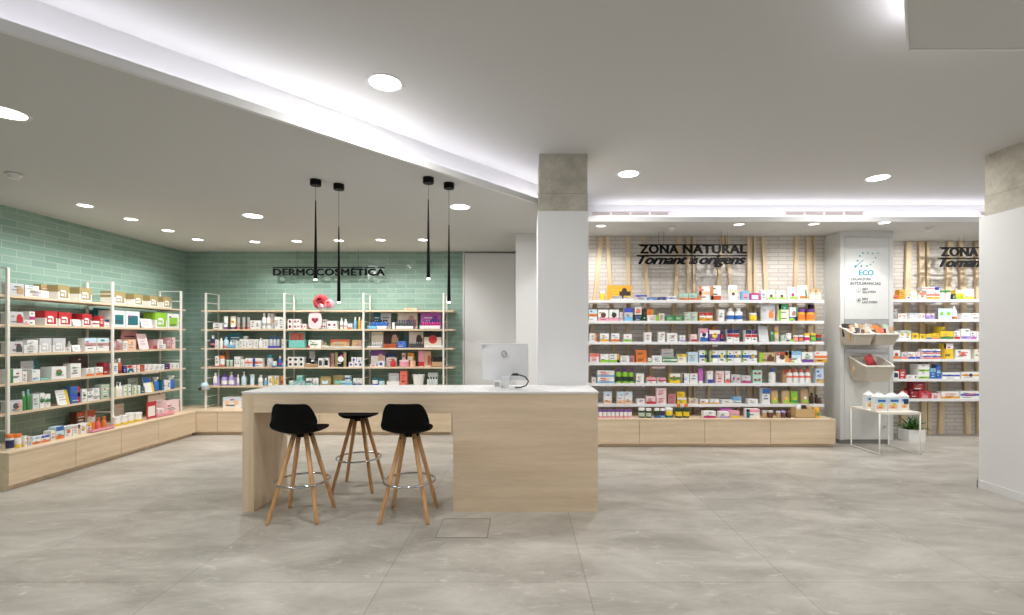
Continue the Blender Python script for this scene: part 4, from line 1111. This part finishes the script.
row('M', 3, '''
box 589.4 597 333.4 white R:orange
box 600.2 609 333.4 white B:amber
box 611.4 619.6 333.4 white B:orange
box 623.8 632 334 white B:lime
box 644.6 651.6 332.4 white L:rose
box 658.8 665 332 white L:grey
box 667.2 677.4 333 white L:grey
box 680 685.4 335.4 white B:lilac
box 691.2 697.2 334.2 pale_pink B:red
box 700.2 708 328.4 white B:blue T:pink D:navy
box 709.2 720.2 330 purple D:yellow T:white
round 711.6 717.6 326.8 orange s=.1 look=orange_round_pack
box 720.6 723.6 331 navy M:red
box 727 739.4 329.2 white T:navy M:red n=2
box 745.4 757.4 330 white T:navy M:red n=2
stand 759.4 769 326 silver
jar 771.4 774 332 green C:turquoise
jar 774.6 780 339.5 sage C:rose look=lowest_jar_of_the_stack
jar 774.8 779.8 332.6 beige C:yellow u=1 look=middle_jar_of_the_stack
jar 775 779.6 326 tan C:rose u=1 look=topmost_jar_of_the_stack
box 781.4 786.6 335 sage L:white
jar 787.2 792.4 333.2 white C:white B:purple
jar 794 799 335.2 orange C:white P:pink
jar 799.6 804.4 335.2 purple C:white P:orange
jar 805.4 811 333.4 cream C:yellow P:magenta
jar 811.6 817 333.2 green C:yellow P:lime
jar 817.8 823 334.6 red C:red P:teal
strip 712.4 717.6 345 white
disc 789 795 339.2 lime
''')
row('M', 4, '''
box 589.6 599.2 353.6 pale_pink L:coral T:coral
box 600.4 608.8 354 white B:lime
box 609.4 619.4 354 white B:lime R:amber
box 620.4 629.4 355.8 white L:grey
box 629.8 634.4 356 rose L:red
box 636.2 646.6 350 orange L:rust m=2
box 648 651.6 358 white B:lime
box 652.4 662 355.6 white L:grey
box 662.6 677 357.4 white T:green B:green
box 661.6 673.6 349 grey u=1 L:silver look=upper_grey_carton
box 677.8 686.6 354.2 cream T:yellow
box 688 698 352 pale_blue L:grey
box 699.4 706.6 350.4 white M:blue R:lime
box 711 718 350.4 white M:blue S:lime
box 718.4 725.6 350.4 white M:blue D:yellow
box 726.2 733.4 350.4 white M:blue S:lime
box 733.8 740.8 350.4 white M:blue D:yellow
box 741.6 748.8 350.4 white M:blue S:lime
box 749.2 757 350.4 white M:blue D:amber
box 759.4 775 352.6 kraft S:lime F:brown d=.12
box 776.4 788 352 white T:rust D:brown R:amber d=.12
box 788.6 801 351.2 white T:sky M:pale_blue S:coral d=.12
box 801.8 813.6 352.2 white B:purple D:sage d=.12
box 814.4 827.2 351.4 white B:amber M:orange d=.12
strip 652 665 366.6 pale_pink
disc 789.4 795.4 360.8 lime
''')
row('M', 5, '''
box 592 595.8 377.6 white L:red
box 597.4 614.4 370.6 white m=2 B:sky L:coral
bottle 616 622 368.4 lime C:purple P:dark_green
bottle 622.6 628.6 368.4 lime C:purple P:dark_green
bottle 629 634.2 368.8 lime C:purple P:dark_green
box 636.2 644 373.6 white L:sage
box 647.2 656 378 white M:red T:pink
box 657.6 666 378 white M:red T:pink
box 647.6 652.4 376 coral s=.09 look=rear_coral_carton
box 670 680.4 373.6 yellow T:white M:green
box 682.4 689.4 373.6 white S:navy D:pale_blue
box 690 697.6 373.6 white L:pale_blue
tube 698.6 704 368.8 violet C:white
box 707.6 713 371 white B:royal
box 716.2 724 371 pale_pink L:rose
box 725.4 730 371 white B:coral
box 731.4 740.8 374.6 silver n=2 D:magenta
box 741.6 751 375.6 silver B:magenta
box 753 762 370.2 mint G:red m=2
bottle 770.2 777 368.6 white C:blue
box 783.4 787.2 369.8 tan T:rust s=.04
bottle 787.8 812 369 white n=4 T:coral C:coral
box 816 823.6 368.8 pale_blue B:kraft D:lilac
''')
row('M', 6, '''
box 604 611.8 392 white T:pale_blue B:peach
box 617 632.6 392 white n=2 T:pale_blue B:peach
box 637 645 399 white L:rose
box 646.4 655.6 396.4 pale_pink B:red L:coral
box 656.6 666.4 388 pale_pink L:red m=2
box 668.4 676 394 rose L:red n=1 m=2
box 677.2 686.6 397.6 yellow T:white
box 677.4 685 392 yellow u=1 L:amber look=upper_yellow_carton
box 689.2 698 398.4 beige L:rose
box 700.2 708.4 399.4 white B:amber
box 710.4 719.4 399.4 white B:amber
box 722.4 732.4 399.8 white B:cream
box 733 741.4 400.8 white M:green
box 733.4 741.2 396.8 sky u=1 look=upper_sky_carton
box 748.2 758 399 white L:silver
box 762.4 770 388.6 white T:blue L:blue
pouch 771.6 779.4 391 kraft D:yellow B:lime
pouch 782.6 791 391 kraft D:yellow B:lime
pouch 791.6 799 391.4 lime D:yellow B:green
pouch 801.4 810 389.4 tan D:white B:lime
bottle 811 815 393 dark_brown C:black r=12
bottle 815.4 819 395 dark_brown C:black r=-9
bottle 819.2 822.6 398 brown C:dark_brown
disc 788 794 402.2 lime
''')
row('M', 'bench', '''
jar 598.6 632.4 410 white n=8 C:purple B:pink
tub 639 645.6 408.4 dark_green C:white P:sage
tub 646.4 652 408.8 dark_green C:white P:sage
tub 655 660.2 408.6 dark_green C:white B:blue
tub 660.8 665.4 408.8 navy C:white B:sky
tub 666 674 408.4 yellow C:white B:teal
bottle 676.4 683 404 dark_green C:orange P:yellow
bottle 684 690.4 404 dark_green C:orange P:yellow
strip 645.6 650 418.6 white
strip 659.6 664 418.8 white
strip 684.4 688.6 418.8 white
box 703.4 716 411.4 white B:magenta
box 719.4 729.6 411.8 white B:lilac
box 720.6 732 408.8 violet s=.12 L:white
box 730.2 739.6 411.2 pink B:yellow L:white
box 746.4 760 409.2 white T:pink S:teal
jar 763 768 411 tan C:silver
jar 768.6 774.4 411 brown C:silver
jar 777 781.6 411.4 tan C:silver
jar 782.2 786.8 411.2 brown C:lilac
jar 787.2 792.2 411.4 dark_brown C:brown
tray 796 815 409 kraft d=.14
pouch 797.4 802.4 405 white s=.03 D:brown
jar 803 807 405.4 brown s=.03 C:dark_brown
pouch 807.6 813.6 406 kraft s=.03 D:red
pouch 815.6 821 407.2 amber P:green
''')
# ---- far right shelves
row('R', 1, '''
box 893 898.8 295 orange L:red
box 899.4 905.6 289.6 amber L:orange
box 906.2 911 296 white D:royal
pouch 911.4 918.6 291.6 cream D:yellow
box 919 926 292.4 white T:coral D:tan
box 926.6 940 290.4 white n=2 M:coral B:amber
box 922 939 287 white u=1 M:red R:royal look=long_white_carton_atop_two_cartons
jar 941 946 290.2 pale_pink C:green
jar 946.6 952 290.2 pale_pink C:green
box 952.6 955.6 294 dark_green L:mint
box 956 960 290 yellow T:white B:lime
box 960.6 964 290.4 yellow T:white B:lime
box 964.6 969.2 289.4 white B:yellow
box 969.8 974 289.4 white B:yellow
''')
row('R', 2, '''
box 892.6 897 309 grey L:silver
box 898.2 907 313.4 white n=2 L:orange
box 909.6 917.6 313.2 white n=2 T:pale_blue
box 918.6 925.2 313.2 white n=2 L:coral
box 926 934.6 313.4 lilac n=2 T:pale_pink
card 938.2 952 308.4 pale_blue G:lime
bottle 953.2 958.4 306 white C:white B:rust
box 962 971.2 313.2 white B:silver
box 972.4 981.4 313.2 white B:silver
''')
row('R', 3, '''
box 899.4 911.2 330.4 white n=2 T:sage D:amber
box 912.6 918.6 333 yellow D:gold
box 920 925.6 334 yellow L:olive
box 926.2 931.8 334.2 yellow B:blue
box 932.4 939.4 333.4 yellow B:coral
box 940.2 953.6 331.2 yellow B:green
round 938.6 948 326.4 yellow s=.09 L:gold
box 954.2 960 331 white B:red
box 961 970.4 328.8 white B:lilac
box 971.2 976.4 331.2 white B:violet
box 977 982 331.6 white R:coral
strip 925 933 339.8 white
''')
row('R', 4, '''
box 893.2 900 350.2 white B:orange D:rust
box 901.8 907.6 352 silver B:coral
box 908.2 915 352 white B:royal L:amber
box 915.6 920.2 352 pale_pink B:royal
box 922 940.8 349 white n=2 m=2 M:royal B:coral
box 943.8 953.4 343.6 yellow T:white S:amber
box 955.4 970.8 349.6 white L:red D:coral
box 974.6 982 349.4 cream R:yellow
''')
row('R', 5, '''
box 893.4 898.8 371.2 white P:navy
box 899.4 905.4 369.8 red L:white
box 906.4 913.6 375.2 white L:silver
box 914 917.2 375 white D:dark_red
box 918.4 929.6 364.4 white m=2 B:lime d=.16
box 930 936 368.4 blue T:sky
box 936.6 940.6 365 blue M:sky
box 942.4 960 372.4 white M:royal
box 961.2 980.4 372 white M:amber D:navy
''')
row('R', 6, '''
round 903 908.8 391 red L:pink
box 910.6 918.6 389.4 dark_red L:red d=.12
box 919.2 931.4 391.2 red L:pink d=.12 look=front_red_carton
box 913 926 382.4 dark_red u=1 L:coral look=upper_dark_red_carton d=.12
box 932 940 393.6 pale_pink L:coral
box 941.4 959.4 391.6 white B:amber L:coral
box 960.4 980.4 391.2 white M:royal L:coral
''')
finish_labels()
# ---- things in the baskets
def packet(x, y, z, w, h, c, c2, tilt, yaw, label, grp='packets in the wicker baskets', roll=0):
    b = MB(); rows = []
    for i in range(6):
        t = i/5; bel = .022*math.sin(math.pi*min(.95, t*.8+.15)); rows.append([(w/2*math.cos(a*math.pi/6), -bel*math.sin(a*math.pi/6), h*t) for a in range(13)])
    b.grid(rows, M(c, .35)); b.box(-w*.3, w*.3, -.0245, -.0205, h*.3, h*.62, M(c2))
    o = b.build('packet', None, (x, y, z)); o.rotation_euler = (R(tilt), R(roll), R(yaw)); tag(o, label, 'packet', grp)
k_ = 0
for bx, items in ((4.40, [(-.11,'tan','black'),(-.065,'beige','dark_brown'),(-.02,'dark_grey','tan'),(.03,'silver','navy'),(.075,'brown','beige'),(.12,'beige','tan')]), (4.713, [(-.11,'dark_grey','grey'),(-.065,'orange','tan'),(-.015,'coral','orange'),(.04,'black','orange'),(.09,'silver','olive'),(.125,'tan','sage')])):
    for i, (dx, ca, cb) in enumerate(items):
        for rowk, (yy, zz) in enumerate(((6.36, 1.41), (6.48, 1.46))):
            packet(bx+dx*.9, yy, zz, .066, .15+.01*((i*7+rowk*3) % 4), ca if rowk == 0 else cb, cb if rowk == 0 else 'white', -10+4*(i % 3), (i*31 % 25)-12,
                   '%s packet, %s from left, %s row of the upper %s basket' % ((ca if rowk == 0 else cb).replace('_', ' '), ORD[i], ('front', 'back')[rowk], ('left', 'right')[bx > 4.5]))
packet(4.655, 6.38, .97, .13, .27, 'red', 'dark_red', -12, 12, 'tall red packet leaning in the lowest basket', 'packets in the wicker baskets', -22)
packet(4.48, 6.38, .95, .10, .15, 'cream', 'tan', -14, -8, 'cream packet at front left of the lowest basket')
packet(4.55, 6.47, .96, .12, .19, 'silver', 'grey', -4, 5, 'silver packet behind the cream one in the lowest basket')
packet(4.44, 6.49, .97, .09, .17, 'tan', 'white', -6, -10, 'tan packet at back left of the lowest basket')
# ---- tester cap hanging at the end of the back rack
o = empty('wall_dispenser', (PX(204.6,7.44), 7.44, PZ(390,7.44)), 0, 'small pale dispenser with dark snout at the left end of the back rack', 'dispenser')
MB().lathe([(.0,.045),(.045,.045),(.055,.07),(.04,.11),(0,.115)], M('pale_blue'), 14).build('head', o)
MB().box(-.075,.06,-.03,.03,.01,.048,M('silver')).build('bracket', o)
MB().lathe([(.022,0),(.026,.03)], M('dark_brown'), 12, Matrix.Translation((-.05,-.012,.012)) @ Matrix.Rotation(R(65),4,'X')).build('nozzle', o)
# ------------------------------------------------------------------ light
def lamp(kind, name, loc, energy, color=(1,.985,.962), **kw):
    l = bpy.data.lights.new(name, kind); l.energy = energy; l.color = color
    for k, v in kw.items(): setattr(l, k, v)
    o = bpy.data.objects.new(name, l); COL.objects.link(o); o.location = loc; return o
def aim(o, t): o.rotation_euler = (Vector(t)-o.location).to_track_quat('-Z', 'Y').to_euler()
E_BIG, E_SM = 47, 47
for (x, y, z, r, k) in LAMPS:
    if k == 'big':
        lamp('AREA', 'downlight_lamp', (x, y, z-.012), E_BIG*.5, shape='DISK', size=r*1.8)
    else:
        o = lamp('SPOT', 'spot_lamp', (x, y, z-.012), E_SM*(.8 if k == 'right' else 1), spot_size=R(115), spot_blend=.75, shadow_soft_size=.03)
        if k == 'left': aim(o, (XL+.25, y, 1.2))
        elif k == 'back': aim(o, (x, YB-.25, 1.2))
        else: aim(o, (x, 6.95 if x < 4.4 else y+.1, 1.3))
o = lamp('SPOT', 'spot_lamp', (PX(884.5,5.95), 5.93, ZR-.012), 13, spot_size=R(64), spot_blend=.06, shadow_soft_size=.02); aim(o, (4.66, 6.58, 1.3))
for px in (929+30, 929-10):
    pass
for xx in (5.98, 6.8):  # added spots with no fitting, to brighten the far right brick and shelves
    o = lamp('SPOT', 'spot_lamp', (xx, 6.3, ZR-.012), 85, spot_size=R(115), spot_blend=.75, shadow_soft_size=.05); aim(o, (xx-.4, 7.25, 1.5))
# further big downlights of the same room, out of frame
for (x, y) in ((-3.2, .4), (2.6, 1.0), (4.8, -1.0), (0.2, -1.5), (-3.2,-2.4), (6.3, 1.8), (6.3, 4.4), (2.4, 3.0)):
    lamp('AREA', 'downlight_lamp', (x, y, (ZH if (x, y) in ((6.3,4.4),(2.4,3.0),(-3.2,.4),(-3.2,-2.4)) else ZP)-.02), E_BIG*.5, shape='DISK', size=.2)
def cove(p, q, z, energy, w=.05):
    p, q = Vector(p), Vector(q); L = (q-p).length; c = (p+q)/2
    o = lamp('AREA', 'cove_led', (c.x, c.y, z), energy*L, (.92,.89,1), shape='RECTANGLE', size=L, size_y=w)
    o.rotation_euler = (math.pi, 0, math.atan2((q-p).y, (q-p).x))
COVE = 2.0
a, b = strip(E0, E1, .27, .27)[:2]; cove(a, b, ZL+.03, COVE)
a, _, b, _ = strip2(.10, .10, (D1[0]-.03, D1[1]+.03)); cove(a, b, ZP+.035, COVE*1.5)
cove((.95, 6.28), (XR, 6.28), ZR+.03, COVE*1.1)
w = bpy.data.worlds.new('World'); S.world = w; w.use_nodes = True
bg = w.node_tree.nodes['Background']; bg.inputs[0].default_value = (.93, .96, 1, 1); bg.inputs[1].default_value = .32
# ------------------------------------------------------------------ camera
cd = bpy.data.cameras.new('camera'); cam = bpy.data.objects.new('camera', cd); COL.objects.link(cam); S.camera = cam
cam.location = (0, 0, H); cam.rotation_euler = (R(90), 0, 0)
cd.sensor_width = 36; cd.lens = F/1024*36; cd.shift_x = -12/1024; cd.shift_y = (VY-307.5)/1024; cd.clip_start = .05
S.view_settings.view_transform = 'Standard'; S.view_settings.look = 'None'; S.view_settings.gamma = 1; S.view_settings.use_curve_mapping = False
S.view_settings.exposure = 0.0
S.cycles.use_denoising = True; S.cycles.max_bounces = 8; S.cycles.diffuse_bounces = 5; S.cycles.sample_clamp_indirect = 6
